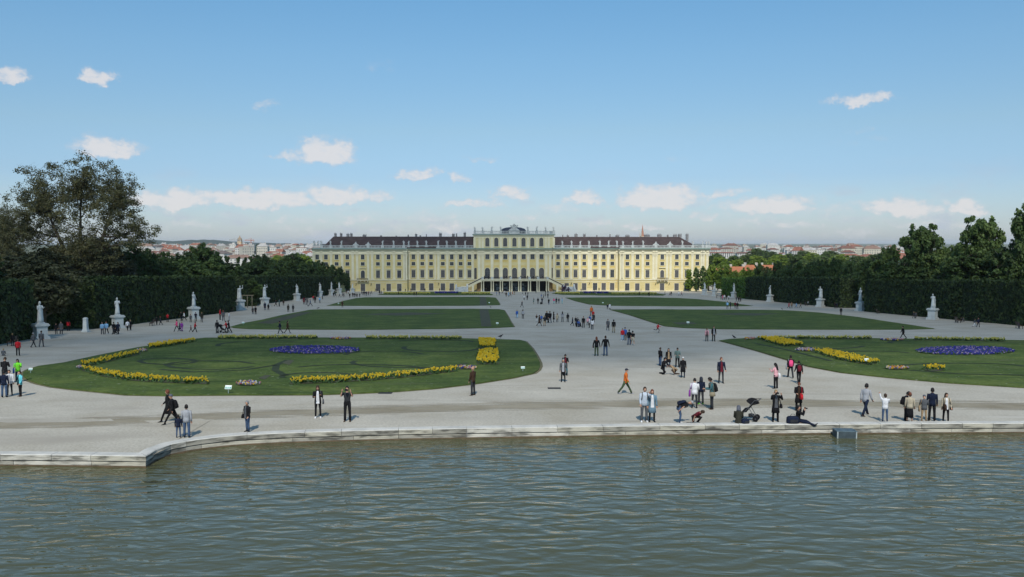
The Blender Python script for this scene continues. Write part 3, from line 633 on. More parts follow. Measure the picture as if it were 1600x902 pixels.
def win(q, hw, t, b, arch, kind, par=None, gb=None):
    u = U_(q); y = fy(u); w = hw * 1.1 * PS; z0, z1 = Z_(b), Z_(t); m = MB() if gb is None else gb
    if kind == 'upper': y = -1.2
    n = 8
    def outline(w_, zt, zb):
        if arch: return [(u - w_, zb)] + [(u + w_ * cos(pi - pi * i / n), zt - w_ + w_ * sin(pi * i / n)) for i in range(n + 1)] + [(u + w_, zb)]
        return [(u - w_, zb), (u - w_, zt), (u + w_, zt), (u + w_, zb)]
    def slab(ol, y0, y1, mi):
        k = len(ol); vs = [(a, y1, z) for a, z in ol] + [(a, y0, z) for a, z in ol]
        m.add(vs, [tuple(range(k))[::-1], tuple(range(k, 2 * k))] + [(i, i + k, (i + 1) % k + k, (i + 1) % k) for i in range(k)], mi)
    fw = .17
    oo = outline(w + fw, z1 + fw, z0); ii = outline(w, z1, z0); k = len(oo)
    vs = [(a, y - .2, z) for a, z in oo] + [(a, y - .2, z) for a, z in ii] + [(a, y - .02, z) for a, z in oo] + [(a, y - .02, z) for a, z in ii]
    fs = []
    for i in range(k - 1): fs += [(i, i + 1, k + i + 1, k + i), (i, 2 * k + i, 2 * k + i + 1, i + 1), (k + i, k + i + 1, 3 * k + i + 1, 3 * k + i)]
    m.add(vs, fs, 0); m.box(u - w - fw - .08, u + w + fw + .08, y - .3, y - .02, z0 - .18, z0 - .002, 0)
    if kind == 'ground': y -= .07
    slab(ii, y - .03, y - .001, 1)
    mz = (z0 + z1) / 2
    m.box(u - .05, u + .05, y - .07, y - .031, z0, z1 - .02, 2)
    for f_ in ((.66,) if kind in ('main', 'upper', 'ground') else (.5,)): zz = z0 + (z1 - z0) * f_; m.box(u - w + .01, u + w - .01, y - .07, y - .031, zz - .05, zz + .05, 2)
    if kind in ('main', 'ground', 'upper'):
        for f_ in (.22, .44): zz = z0 + (z1 - z0) * f_; m.box(u - w + .01, u + w - .01, y - .055, y - .031, zz - .02, zz + .02, 2)
    if kind == 'main' and not arch:
        m.box(u - w - fw - .15, u + w + fw + .15, y - .4, y - .01, z1 + .5, z1 + .75, 0)
    return m
WINS.sort(key=lambda w: -(w[1] * (w[3] - w[2])))
for w in WINS[:100]: win(*w).build('window', [PC, PGL if w[5] in ('attic',) or R.random() < .15 else PMU, PFR], pal)
g = MB()
for w in WINS[100:]: win(*w, gb=g)
g.build('small_windows', [PC, PGL, PFR], pal, kind='stuff')
# ochre panels between windows of one axis
g = MB()
for q in lw + rw:
    u = U_(q); y = fy(u)
    for (t_, b_, w) in ((405.8, 408.6, 1.1), (415.6, 420.0, 1.1)): g.box(u - w, u + w, y - .05, y + .001, Z_(b_), Z_(t_))
for q in cw:
    u = U_(q); y = fy(u)
    for (t_, b_, w) in ((405.6, 409.6, 1.25), (414.5, 417.6, 1.25)): g.box(u - w, u + w, y - .05, y + .001, Z_(b_), Z_(t_))
g.build('ochre_panels', PO, pal, kind='stuff')
# balconies on the pavilions
for q in (L_(451), Rr(1167)):
    u = U_(q); g = MB(); g.box(u - 2.6, u + 2.6, -5.6, -4, Z_(437.6), Z_(436.9))
    for x in (-2.2, -.9, .9, 2.2): g.box(u + x - .15, u + x + .15, -5.3, -4, Z_(439.6), Z_(437.6) - .002)
    bo = g.build('balcony', PC, pal)
    g = MB(); g.box(u - 2.6, u + 2.6, -5.6, -5.55, Z_(436.9) + .85, Z_(436.9) + .95)
    for i in range(24): x = u - 2.55 + i * 5.1 / 23; g.box(x - .05, x + .05, -5.59, -5.55, Z_(436.9), Z_(436.9) + .85)
    g.build('railing', PIR, bo)
    g = MB(); g.box(u - 1.5, u + 1.5, -4.5, -4, Z_(418.6), Z_(417.6)); g.build('window_hood', PC, pal)
# balustrade with plinths
BZ0, BZ1 = Z_(388) + .02, Z_(383.5)
statL = [L_(v) for v in (140, 210, 292, 400, 495, 605, 690, 767, 798, 866, 935, 1027, 1095, 1165, 1235)]
statR = [Rr(v) for v in (392, 464, 531, 600, 688, 756, 822, 858, 933, 1015, 1113, 1224, 1322, 1404, 1480, 1510, 1530)]
def balustrade(a, b, y, z0, z1, name='balustrade', plinths=()):
    g = MB(); g.box(a, b, y, y + .4, z0, z0 + .25); g.box(a, b, y - .03, y + .43, z1 - .22, z1)
    n = int((b - a) / .62)
    for i in range(n): x = a + (i + .5) * (b - a) / n; g.box(x - .13, x + .13, y + .08, y + .32, z0 + .25, z1 - .22)
    for p in plinths: g.box(p - .62, p + .62, y - .12, y + .52, z0 + .003, z1 + .1)
    return g.build(name, PST, pal)
for (a, b, y) in IN:
    if a == U_(745): continue
    if a == U_(682): b = U_(740)
    if a == U_(861): a = U_(865.5)
    balustrade(a, b, y - .9, BZ0, BZ1, plinths=[U_(q) for q in statL + statR if a <= U_(q) <= b])
# roofs
def hip(a, b, y0, y1, z0, z1, hl, hr, name):
    g = MB(); ym = (y0 + y1) / 2
    g.add([(a, y0, z0), (b, y0, z0), (b, y1, z0), (a, y1, z0), (a + hl, ym - 2.2, z1), (b - hr, ym - 2.2, z1), (b - hr, ym + 2.2, z1), (a + hl, ym + 2.2, z1)], [(0, 1, 5, 4), (1, 2, 6, 5), (2, 3, 7, 6), (3, 0, 4, 7), (4, 5, 6, 7), (3, 2, 1, 0)])
    return g.build(name, PRF, pal)
ZR = Z_(371) + .35
rl = hip(U_(506), U_(744), -1.5, 15, ZC + .05, ZR, 4.4, .2, 'roof'); rr = hip(U_(862), U_(1095), -1.5, 15, ZC + .06, ZR - .1, .2, 8.5, 'roof')
for (par, lst) in ((rl, [(L_(v), h, w) for v, h, w in ((214, 5, 3), (255, 5, 3), (310, 4, 4), (335, 5, 3), (440, 2.5, 5), (570, 2, 2), (690, 1.5, 1.5), (785, 3, 1.5), (845, 4, 3), (880, 2, 2), (926, 4, 1), (1037, 5, 4), (1140, 4, 4), (1165, 5, 2), (1230, 6, 3.5))]), (rr, [(Rr(v), h, w) for v, h, w in ((408, 3, 1), (448, 2, 3), (515, 4, 4.5), (582, 3.5, 3.5), (680, 2.6, 1.5), (788, 4, 1.5), (843, 2, 5), (925, 2, 6), (1085, 3, 8), (1185, 3.5, 6), (1250, 3, 2), (1308, 3, 5), (1350, 3.6, 5), (1408, 4, 3.5))])):
    for (q, h, w) in lst:
        u = U_(q); wd = w * PS / 2 * 1.05; g = MB(); yy = R.uniform(5.5, 7.5); g.box(u - wd, u + wd, yy, yy + 1.1, ZR - 2.2, ZR + h * PS)
        if w > 2.5:
            g.box(u - wd - .1, u + wd + .1, yy - .1, yy + 1.2, ZR + h * PS - .35, ZR + h * PS - .15)
            for i in range(int(w // 1.6)): x = u - wd + .3 + i * .6; g.lathe([(.13, ZR + h * PS), (.1, ZR + h * PS + .5)], 6, c=(x, yy + .5))
        g.build('chimney', CHM, par)
# pavilion ridge lines (lighter metal seams)
# upper storey of the centre
CU0, CU1 = U_(741), U_(864.5); ZU = Z_(366.7)
g = MB(); g.box(CU0, CU1, -1.2, 14.6, ZC + .02, ZU - .6); g.build('upper_storey', mat('pale_yellow_wall', (.64, .56, .30), (.70, .62, .37), scale=.3, rough=.9), pal)
g = MB(); g.box(CU0 - .15, CU1 + .15, -1.4, 14.8, ZU - 1.5, ZU - .601); g.box(CU0 - .5, CU1 + .5, -1.8, 15.2, ZU - .6, ZU - .2)
for q in [720 + v / 6.9375 for v in (150, 205, 238, 338, 435, 532, 630, 727, 825, 920, 950, 1006)]: u = U_(q); g.box(u - .5, u + .5, -1.42, -1.19, ZC + .05, ZU - 1.501)
g.build('upper_cornice', PC, pal)
g = MB(); g.box(CU0 - .8, CU1 + .8, -2.1, 15.5, ZU - .199, ZU + .12); g.build('cornice', PGN, pal)
cst = [720 + v / 6.9375 for v in (155, 238, 335, 433, 725, 820, 918, 1003)]
balustrade(CU0, CU1, -1.9, ZU + .13, Z_(361.2), plinths=[U_(q) for q in cst])
g = MB()
for x in (CU0 + .2, CU1 - .6): g.box(x, x + .4, -1.4, 14, ZU + .13, Z_(361.2))
g.build('balustrade', PST, pal)
# dome behind the crest
g = MB(); cu = U_(803); prof = [(5.9, ZU + .1), (5.9, Z_(359.8)), (5.2, Z_(357.4)), (3.6, Z_(355.6)), (1.6, Z_(354.9)), (.3, Z_(354.6))]
g.rings([[(cu + r_ * cos(2 * pi * j / 24), 6 + r_ * .8 * sin(2 * pi * j / 24), z) for j in range(24)] for r_, z in prof]); g.build('dome', PDO, pal)
# sculpted crest
g = MB(); g.box(cu - 2.5, cu + 2.5, -2.3, -1.2, ZU + .13, Z_(361)); g.box(cu - 2.7, cu + 2.7, -2.5, -1.1, Z_(361), Z_(360.4))
for (x, z, r_) in [(0, 359, 1.2), (-1.1, 359.4, .8), (1.1, 359.4, .8), (-1.9, 360, .5), (1.9, 360, .5), (0, 356.6, .95), (-.8, 355.4, .6), (.8, 355.4, .6), (0, 353.5, .6), (-1.5, 353.2, .35), (1.5, 353.2, .35), (0, 351.6, .42), (0, 350.4, .25), (-.5, 352.4, .3), (.6, 352.5, .3)]:
    g.ell((cu + x, -1.8, Z_(z)), (r_, .5, r_ * .9), 7, 4)
for s_ in (-1, 1): g.add([(cu, -1.9, Z_(354)), (cu + s_ * 1.9, -1.8, Z_(352.2)), (cu + s_ * 1.5, -1.6, Z_(354.4)), (cu, -1.5, Z_(355.4))], [(0, 1, 2, 3)])
g.build('crest', PST, pal)
# arcade, deck and double stair
Y0 = -9.0; DZ0, DZ1 = Z_(438), Z_(435.4)
A0, A1 = U_(753), U_(854.5)
g = MB(); g.box(A0, A1, Y0, -3.2, DZ0, DZ1); g.box(A0 - .15, A1 + .15, Y0 - .25, Y0, DZ1 - .3, DZ1); g.build('terrace', PC, pal)
colp = [720 + v / 6.9375 for v in (235, 338, 435, 535, 630, 733, 825, 925)]
for q in colp:
    u = U_(q)
    g = MB()
    for s_ in (-.48, .48): g.lathe([(.42, 0), (.42, .45), (.3, .5), (.28, 1.2), (.24, DZ0 - .4), (.36, DZ0 - .25), (.38, DZ0)], 10, c=(u + s_, Y0 + .5))
    g.box(u - .95, u + .95, Y0 - .0, Y0 + 1, -.2, .35); g.build('column_pair', PC, pal)
    g = MB(); g.box(u - .55, u + .55, Y0 - .12, Y0 + .35, DZ1, DZ1 + 1.15); g.build('terrace_plinth', PST, pal)
g = MB()
for a, b in zip(colp, colp[1:]):
    ua, ub = U_(a) + .56, U_(b) - .56; g.box(ua, ub, Y0 + .05, Y0 + .12, DZ1 + .95, DZ1 + 1.05); g.box(ua, ub, Y0 + .05, Y0 + .12, DZ1 + .08, DZ1 + .16)
    n = 13
    for i in range(n): x = ua + (i + .5) * (ub - ua) / n; g.box(x - .06, x + .06, Y0 + .06, Y0 + .11, DZ1 + .16, DZ1 + .95)
g.build('railing', PIR, pal)
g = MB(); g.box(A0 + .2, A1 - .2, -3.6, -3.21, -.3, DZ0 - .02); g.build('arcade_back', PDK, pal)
g = MB()
for i, q in enumerate([720 + v / 6.9375 for v in (288, 385, 485, 582, 680, 778, 870)]):
    u = U_(q)
    if i in (1, 2, 3, 4):
        for (du, zz, w, h) in ((R.uniform(-.6, .6), 3.2, .35, .9), (R.uniform(-1, 1), 1.6, .8, .7), (R.uniform(-1, 1), .8, .5, .6)): g.box(u + du - w, u + du + w, -3.66, -3.61, zz - h / 2, zz + h / 2)
    if i in (1, 2, 3, 4): g.box(u - 1.2, u + 1.2, -3.64, -3.605, .1, 4.0, 1)
g.build('bright_passage', [mat('far_court', (.26, .30, .32), (.14, .16, .18), scale=1.2), mat('passage_glass', (.03, .037, .045), (.09, .11, .12), scale=.9, contrast=(.45, .6))], pal)
g = MB()
for s_ in (0, 1):
    a, b = ((U_(745.3), U_(752.8)) if s_ == 0 else (U_(854.7), U_(862))); g.box(a, b, -6, -5.6, -.3, Z_(440.5))
g.build('stair_side_arch', PBR, pal)
for s_ in (-1, 1):   # sloping stair arms
    ue = A0 if s_ < 0 else A1; ulo = ue + s_ * 6.6; uend = ue + s_ * 9.6
    g = MB()
    za, zb = DZ1, 2.6
    def wedge(u0, z0, u1, z1, y0, y1, th, mi=0):
        vs = [(u0, y0, z0 - th), (u1, y0, z1 - th), (u1, y0, z1), (u0, y0, z0), (u0, y1, z0 - th), (u1, y1, z1 - th), (u1, y1, z1), (u0, y1, z0)]
        g.add(vs, [(0, 1, 2, 3), (7, 6, 5, 4), (0, 4, 5, 1), (1, 5, 6, 2), (2, 6, 7, 3), (3, 7, 4, 0)], mi)
    wedge(ue, za, ulo, zb, Y0 + .1, -4.4, .75); wedge(ue, za + 1.05, ulo, zb + 1.05, Y0, Y0 + .25, .22)
    wedge(ue, za + .3, ulo, zb + .3, Y0, Y0 + .22, .3)
    n = 12
    pass
    g.box(min(ulo, uend), max(ulo, uend), Y0 - .4, -4.3, 2.0, 2.6)
    g.box(ue + s_ * 4.1 - .45, ue + s_ * 4.1 + .45, Y0 - .1, Y0 + .7, -.2, za - (za - zb) * .62 - .7)
    g.box(ulo - .45, ulo + .45, Y0 - .5, Y0 + .4, -.2, 3.9)
    ow = g.build('stair_arm', PC, pal)
    g = MB(); wedge(ue, za + .82, ulo, zb + .82, Y0 + .06, Y0 + .16, .46); g.build('stair_rail', PIR, pal)
    g = MB()   # broad lower flight towards the garden
    for i in range(14): z = 2.5 - i * .18; g.box(min(ulo + s_ * .4, uend + s_ * 1.6), max(ulo + s_ * .4, uend + s_ * 1.6), Y0 - .4 - (i + 1) * .34, Y0 - .4 - i * .34 - .001, -.3, z)
    g.build('lower_steps', PST, pal)
    g = MB()
    for x in (ulo, uend + s_ * 2):
        vs = [(x - .35, Y0 - .4, -.2), (x + .35, Y0 - .4, -.2), (x + .35, Y0 - .4, 3.6), (x - .35, Y0 - .4, 3.6), (x - .35, Y0 - 5.4, -.2), (x + .35, Y0 - 5.4, -.2), (x + .35, Y0 - 5.4, 1.0), (x - .35, Y0 - 5.4, 1.0)]
        g.add(vs, [(0, 1, 2, 3), (7, 6, 5, 4), (0, 4, 5, 1), (1, 5, 6, 2), (2, 6, 7, 3), (3, 7, 4, 0)]); g.box(x - .45, x + .45, Y0 - 6.2, Y0 - 5.39, -.2, 1.7)
    g.build('stair_cheek', PST, pal)
# wall lanterns and flagpoles
g = MB()
for q in (L_(395), L_(510), Rr(1112), Rr(1218), Rr(600), Rr(458), L_(1025)): u = U_(q); y = fy(u); g.tube([(u, y, Z_(446)), (u + .1, y - .5, Z_(444.5)), (u + .3, y - .55, Z_(442.3))], .06, 5); g.lathe([(.1, Z_(443.4)), (.2, Z_(442.2)), (.05, Z_(441.6))], 6, c=(u + .3, y - .55))
g.build('wall_lanterns', PIR, pal)
Mpal = Matrix.Translation((PX, PY, PZ)) @ Matrix.Rotation(PR, 4, 'Z')
# ------------------------------------------------------------------ figures
def rot(v, ax, a): return Matrix.Rotation(a, 3, ax) @ v
class Pose:
    """forward is -Y, up Z, lateral X. angles in radians."""
    def __init__(s, legs=((0, .03), (0, .03)), arms=((.08, .12, .2), (.08, .12, .2)), lean=0, ph=None, inn=(0, 0), head=0, spread=.06, hturn=0, side=0, sit=False):
        # legs: (pitch forward, knee bend); arms: (pitch, abduct, elbow)
        s.key = repr((legs, arms, lean, ph, inn, head, spread, hturn, side)); j = {}
        def leg(sg, a, k):
            hip = Vector((.085 * sg, 0, 0)); d1 = Vector((spread * sg, -sin(a), -cos(a))).normalized(); kn = hip + d1 * .43
            b = a - k; d2 = Vector((spread * .5 * sg, -sin(b), -cos(b))).normalized(); an = kn + d2 * .41
            fb = 0 if b < .9 else b * .9
            toe = an + Vector((.02 * sg, -.15 * cos(fb) if fb == 0 else -.15 * cos(max(b, 0)) , -.05 if fb == 0 else .12 * sin(b) - .02))
            return hip, kn, an, toe
        j['hipL'], j['kneeL'], j['ankL'], j['toeL'] = leg(1, *legs[0]); j['hipR'], j['kneeR'], j['ankR'], j['toeR'] = leg(-1, *legs[1])
        if ph is None: ph = .085 - min(j['ankL'].z, j['ankR'].z)
        s.ph = ph
        for k in j: j[k] = j[k] + Vector((0, 0, ph))
        P = Vector((0, 0, ph)); s.T = Matrix.Translation(P) @ Matrix.Rotation(-lean, 4, 'X') @ Matrix.Rotation(side, 4, 'Y')
        # positive lean tips forward (-Y)
        s.T = Matrix.Translation(P) @ Matrix.Rotation(lean, 4, 'X') @ Matrix.Rotation(side, 4, 'Y')
        tp = lambda x, y, z: s.T @ Vector((x, y, z))
        j['pel'] = P; j['sp'] = tp(0, 0, .2); j['ch'] = tp(0, 0, .40); j['nk'] = tp(0, 0, .53); j['nk2'] = tp(0, -.01, .60)
        s.H = s.T @ Matrix.Translation((0, -.012, .60)) @ Matrix.Rotation(head, 4, 'X') @ Matrix.Rotation(hturn, 4, 'Z')
        Rm = s.T.to_3x3()
        for nm, sg, (a, b, e), q in (('L', 1, arms[0], inn[0]), ('R', -1, arms[1], inn[1])):
            sh = Vector((.185 * sg, 0, .485))
            d = Vector((sin(b) * sg, -sin(a) * cos(b), -cos(a) * cos(b))).normalized(); el = sh + d * .29
            c = a + e; d2 = Vector((sin(b) * sg * .5 - q * sg, -sin(c), -cos(c))).normalized(); wr = el + d2 * .25; hd = wr + d2 * .07
            j['sh' + nm], j['el' + nm], j['wr' + nm], j['hd' + nm] = [s.T @ v for v in (sh, el, wr, hd)]; j['hdir' + nm] = Rm @ d2
        s.j = j
PA = {
    'stand': Pose(), 'stand2': Pose(legs=((.06, .05), (-.05, .02)), arms=((.1, .14, .5), (.0, .1, .15)), hturn=.3),
    'walk': Pose(legs=((.42, .08), (-.36, .28)), arms=((-.35, .1, .2), (.4, .1, .4))), 'walk2': Pose(legs=((-.3, .4), (.3, .02)), arms=((.3, .12, .5), (-.3, .12, .2)), lean=.05),
    'stride': Pose(legs=((.5, .05), (-.45, .2)), arms=((-.2, .1, .3), (.3, .1, .3)), lean=.08, spread=.03),
    'photo': Pose(arms=((1.15, .35, 1.75), (1.2, .3, 1.8)), inn=(.45, .45), head=-.05), 'phone': Pose(arms=((.45, .15, 1.7), (.35, .12, 1.5)), inn=(.35, .3), head=.3),
    'read': Pose(arms=((.35, .15, 1.3), (.3, .15, 1.25)), inn=(.35, .35), head=.45, lean=.06), 'point': Pose(arms=((1.3, .2, .3), (.1, .12, .3))),
    'run': Pose(legs=((.7, .9), (-.6, 1.3)), arms=((-.8, .2, 1.3), (.7, .2, 1.3)), lean=.2, ph=.85),
    'bend': Pose(legs=((.35, .45), (.2, .35)), arms=((.35 - 1.25 + 1.25, .12, .25), (.1, .12, .2)), lean=1.15, head=.1, spread=.12),
    'crouch': Pose(legs=((1.5, 2.3), (.2, 1.75)), arms=((.35, .15, .4), (.3, .15, .3)), lean=.95, head=.35, ph=.48, spread=.2),
    'kneel': Pose(legs=((.1, 1.65), (.9, 1.75)), arms=((.9, .15, .9), (.8, .15, 1.0)), lean=.25, head=.1, ph=.50, inn=(.3, .3)),
    'sit': Pose(legs=((1.35, .35), (1.25, .25)), arms=((.5, .15, .9), (.5, .15, .9)), lean=.2, head=.2, ph=.11, inn=(.3, .3), spread=.15),
    'sitback': Pose(legs=((1.4, .9), (1.3, .8)), arms=((.5, .1, .9), (.5, .1, .9)), lean=.3, head=.3, ph=.11, inn=(.35, .35), spread=.1),
    'sitphoto': Pose(legs=((1.5, .5), (1.5, .2)), arms=((1.1, .3, 1.8), (1.15, .3, 1.8)), ph=.11, inn=(.45, .45), spread=.3, head=-.05, hturn=-.5),
    'bench': Pose(legs=((1.45, 1.4), (1.4, 1.45)), arms=((.5, .1, .8), (.45, .1, .8)), ph=.50, inn=(.3, .3)),
    'selfie': Pose(arms=((1.2, .15, 1.35), (.25, .12, .25)), inn=(.35, .1), side=.03), 'arm_up': Pose(arms=((1.9, .1, .4), (.7, .15, 1.2)), inn=(0, .3)), 'hands': Pose(arms=((.12, .3, .1), (.12, .3, .1))),
    'push': Pose(legs=((.3, .08), (-.28, .25)), arms=((.7, .1, .5), (.7, .1, .5)), lean=.12),
    'drape': Pose(legs=((.12, .2), (-.05, .02)), arms=((.5, .3, 1.5), (.1, .2, .6)), inn=(.5, .2), head=.12, hturn=.5), 'drape2': Pose(legs=((-.05, .02), (.15, .25)), arms=((1.9, .5, 1.6), (.3, .2, 1.2)), inn=(.3, .5), head=-.1, hturn=-.5, side=.08),
    'drape3': Pose(legs=((.1, .2), (-.05, .02)), arms=((.2, .25, .3), (.9, .25, 1.4)), inn=(.1, .5), head=.2, hturn=-.4, side=-.06)}
def headmesh(g, M, s=1):
    prof = [(-.02, .045, .05, .02), (.02, .055, .062, .0), (.06, .066, .078, -.005), (.10, .074, .09, -.006), (.14, .078, .096, -.004), (.18, .074, .094, .004), (.21, .06, .078, .01), (.232, .034, .045, .014), (.24, .01, .012, .015)]
    n = 14; rs = []
    for (z, rx, ry, oy) in prof:
        r_ = []
        for k in range(n):
            a = 2 * pi * k / n; x = rx * cos(a); y = ry * sin(a) + oy
            if z == .02: y -= .012 * max(0, -sin(a)) ** 4        # chin
            if z == .06: y -= .010 * max(0, -sin(a)) ** 6        # mouth
            if z == .10: y -= .028 * max(0, -sin(a)) ** 14       # nose
            if z == .14: y += .008 * max(0, -sin(a)) ** 3        # eye hollow
            r_.append((x, y, z))
        rs.append(r_)
    g.rings(rs, 0, True, True, M)
    for sx in (-1, 1):
        g.ell((sx * .029, -.086, .128), (.011, .008, .007), 6, 3, 1, M)
        g.ell((sx * .078, .01, .115), (.008, .018, .03), 6, 3, 0, M)
    g.ell((0, -.089, .062), (.022, .006, .006), 6, 3, 2, M)
def hand(g, w, d, side, curl=.5):
    d = d.normalized(); u = d.cross(Vector((0, 0, 1)));
    if u.length < .2: u = d.cross(Vector((0, 1, 0)))
    u.normalize(); nrm = u.cross(d).normalized()
    if nrm.z > 0 and abs(d.z) < .8: nrm = -nrm
    c = w + d * .045
    rs = []
    for f_, a, b in ((-.3, .022, .02), (.3, .036, .016), (1.0, .042, .014)):
        q = w + d * (.085 * f_); rs.append([q + u * a * cos(2 * pi * k / 8) + nrm * b * sin(2 * pi * k / 8) for k in range(8)])
    g.rings(rs, 0)
    for i, (o, l) in enumerate(((-.031, .062), (-.011, .075), (.010, .07), (.030, .055))):
        p = w + d * .08 + u * o; p1 = p + d * l * .5 + nrm * l * .12 * curl * 2; p2 = p1 + d * l * .3 + nrm * l * .4 * curl * 1.6
        g.tube([p, p1, p2], [.0095, .0085, .006], 5)
    p = w + d * .02 - u * side * .03; g.tube([p, p - u * side * .03 + d * .025, p - u * side * .035 + d * .055 + nrm * .01], [.011, .010, .007], 5)
SKIN_CACHE = {}
def bodymesh(pk):
    if pk in SKIN_CACHE: return SKIN_CACHE[pk]
    p = PA[pk]; j = p.j; bm = bmesh.new(); lay = bm.verts.layers.skin.verify(); V = {}
    def nv(n, co, r, root=False):
        v = bm.verts.new(co); v[lay].radius = (r, r); v[lay].use_root = root; V[n] = v
    nv('pel', j['pel'], .095, True); nv('sp', j['sp'], .085); nv('ch', j['ch'], .10); nv('nk', j['nk'], .05); nv('nk2', j['nk2'] + (j['nk2'] - j['nk']) * .3, .045)
    for a, b in (('pel', 'sp'), ('sp', 'ch'), ('ch', 'nk'), ('nk', 'nk2')): bm.edges.new((V[a], V[b]))
    for s_ in 'LR':
        nv('sh' + s_, j['sh' + s_], .048); nv('el' + s_, j['el' + s_], .036); nv('wr' + s_, j['wr' + s_], .024)
        nv('hip' + s_, j['hip' + s_] - Vector((0, 0, .04)), .075); nv('knee' + s_, j['knee' + s_], .052); nv('ank' + s_, j['ank' + s_], .036)
        for a, b in (('ch', 'sh'), ('sh', 'el'), ('el', 'wr')): bm.edges.new((V[a if a == 'ch' else a + s_], V[b + s_]))
        for a, b in (('pel', 'hip'), ('hip', 'knee'), ('knee', 'ank')): bm.edges.new((V[a if a == 'pel' else a + s_], V[b + s_]))
    me = bpy.data.meshes.new('tmp'); bm.to_mesh(me); bm.free(); o = bpy.data.objects.new('tmp', me); COL.objects.link(o)
    o.modifiers.new('s', 'SKIN'); sb = o.modifiers.new('u', 'SUBSURF'); sb.levels = 1; sb.render_levels = 1
    dg = bpy.context.evaluated_depsgraph_get(); e = o.evaluated_get(dg); m2 = bpy.data.meshes.new_from_object(e)
    g = MB(); g.add([v.co.copy() for v in m2.vertices], [tuple(f.vertices) for f in m2.polygons], 0, True)
    bpy.data.objects.remove(o); bpy.data.meshes.remove(m2)
    headmesh(g, p.H)
    for s_, sg in (('L', 1), ('R', -1)): hand(g, j['wr' + s_], j['hdir' + s_], sg)
    SKIN_CACHE[pk] = g; return g
def oval(T, z, rx, ry, oy=0, n=12, ox=0): return [T @ Vector((ox + rx * cos(2 * pi * k / n), oy + ry * sin(2 * pi * k / n), z)) for k in range(n)]
def topmesh(g, pk, kind, fat=1.0):
    p = PA[pk]; T = p.T; j = p.j; R_ = []
    pf = {'jacket': [(-.10, .18, .125), (.05, .165, .12), (.2, .155, .115), (.34, .18, .13), (.43, .195, .12), (.50, .175, .10), (.545, .09, .075), (.575, .062, .062)],
          'coat': [(.0, .17, .125), (.12, .16, .118), (.34, .18, .13), (.43, .195, .12), (.50, .175, .10), (.545, .10, .08), (.585, .07, .07)],
          'tee': [(-.06, .165, .115), (.05, .155, .11), (.2, .145, .105), (.34, .17, .12), (.43, .185, .11), (.50, .165, .09), (.545, .075, .065)]}[kind]
    if kind == 'coat':
        I = Matrix.Translation(j['pel']); k = .42 if p.ph > .7 else .12
        R_ += [oval(I, -k, .215, .175), oval(I, -k * .5, .20, .155)]
    for z, rx, ry in pf: R_.append(oval(T, z, rx * fat, ry * fat))
    g.rings(R_, 0)
    for s_, sg in (('L', 1), ('R', -1)):
        sh, el, wr = j['sh' + s_], j['el' + s_], j['wr' + s_]; ins = T @ Vector((.12 * sg, 0, .46))
        if kind == 'tee': g.tube([ins, sh, sh.lerp(el, .55), sh.lerp(el, .7)], [.07, .064, .062, .058], 8)
        else: g.tube([ins, sh, sh.lerp(el, .5), el, el.lerp(wr, .5), wr], [.07, .068, .058, .052, .047, .040], 8)
def botmesh(g, pk, kind):
    p = PA[pk]; j = p.j; n = 12; I = Matrix.Translation(j['pel'])
    if kind == 'skirt' and p.ph > .7:
        g.rings([oval(I, -.62, .20, .19), oval(I, -.3, .185, .15), oval(I, 0, .155, .115), oval(p.T, .1, .15, .11)], 0); return
    g.rings([oval(I, -.11, .155, .11), oval(I, -.03, .168, .118), oval(p.T, .06, .16, .115), oval(p.T, .12, .15, .108)], 0)
    for s_ in 'LR':
        h, k, a = j['hip' + s_], j['knee' + s_], j['ank' + s_]
        if kind == 'shorts': g.tube([h + Vector((0, 0, .02)), h.lerp(k, .5), h.lerp(k, .95)], [.088, .088, .082], 9)
        elif kind == 'slim': g.tube([h + Vector((0, 0, .02)), h.lerp(k, .5), k, k.lerp(a, .45), a], [.086, .074, .054, .054, .04], 9)
        else: g.tube([h + Vector((0, 0, .02)), h.lerp(k, .5), k, k.lerp(a, .5), a + Vector((0, 0, -.02))], [.09, .08, .064, .062, .06], 9)
def shoemesh(g, pk):
    j = PA[pk].j
    for s_ in 'LR':
        a, t_ = j['ank' + s_], j['toe' + s_]; d = (t_ - a); d.z *= .6; d.normalize(); sd = Vector((1, 0, 0)); up = sd.cross(d) * -1
        if up.z < 0: up = -up
        rs = []
        for f_, w, h0, h1 in ((-.06, .030, -.06, .01), (-.02, .038, -.07, .03), (.07, .042, -.072, -.01), (.14, .044, -.072, -.03), (.19, .03, -.068, -.045)):
            c = a + d * f_; m_ = (h0 + h1) / 2; hh_ = (h1 - h0) / 2
            rs.append([c + sd * (w * cos(2 * pi * k / 8)) + up * (m_ + hh_ * (1 if sin(2 * pi * k / 8) > 0 else -1) * abs(sin(2 * pi * k / 8)) ** .6) for k in range(8)])
        g.rings(rs, 0)
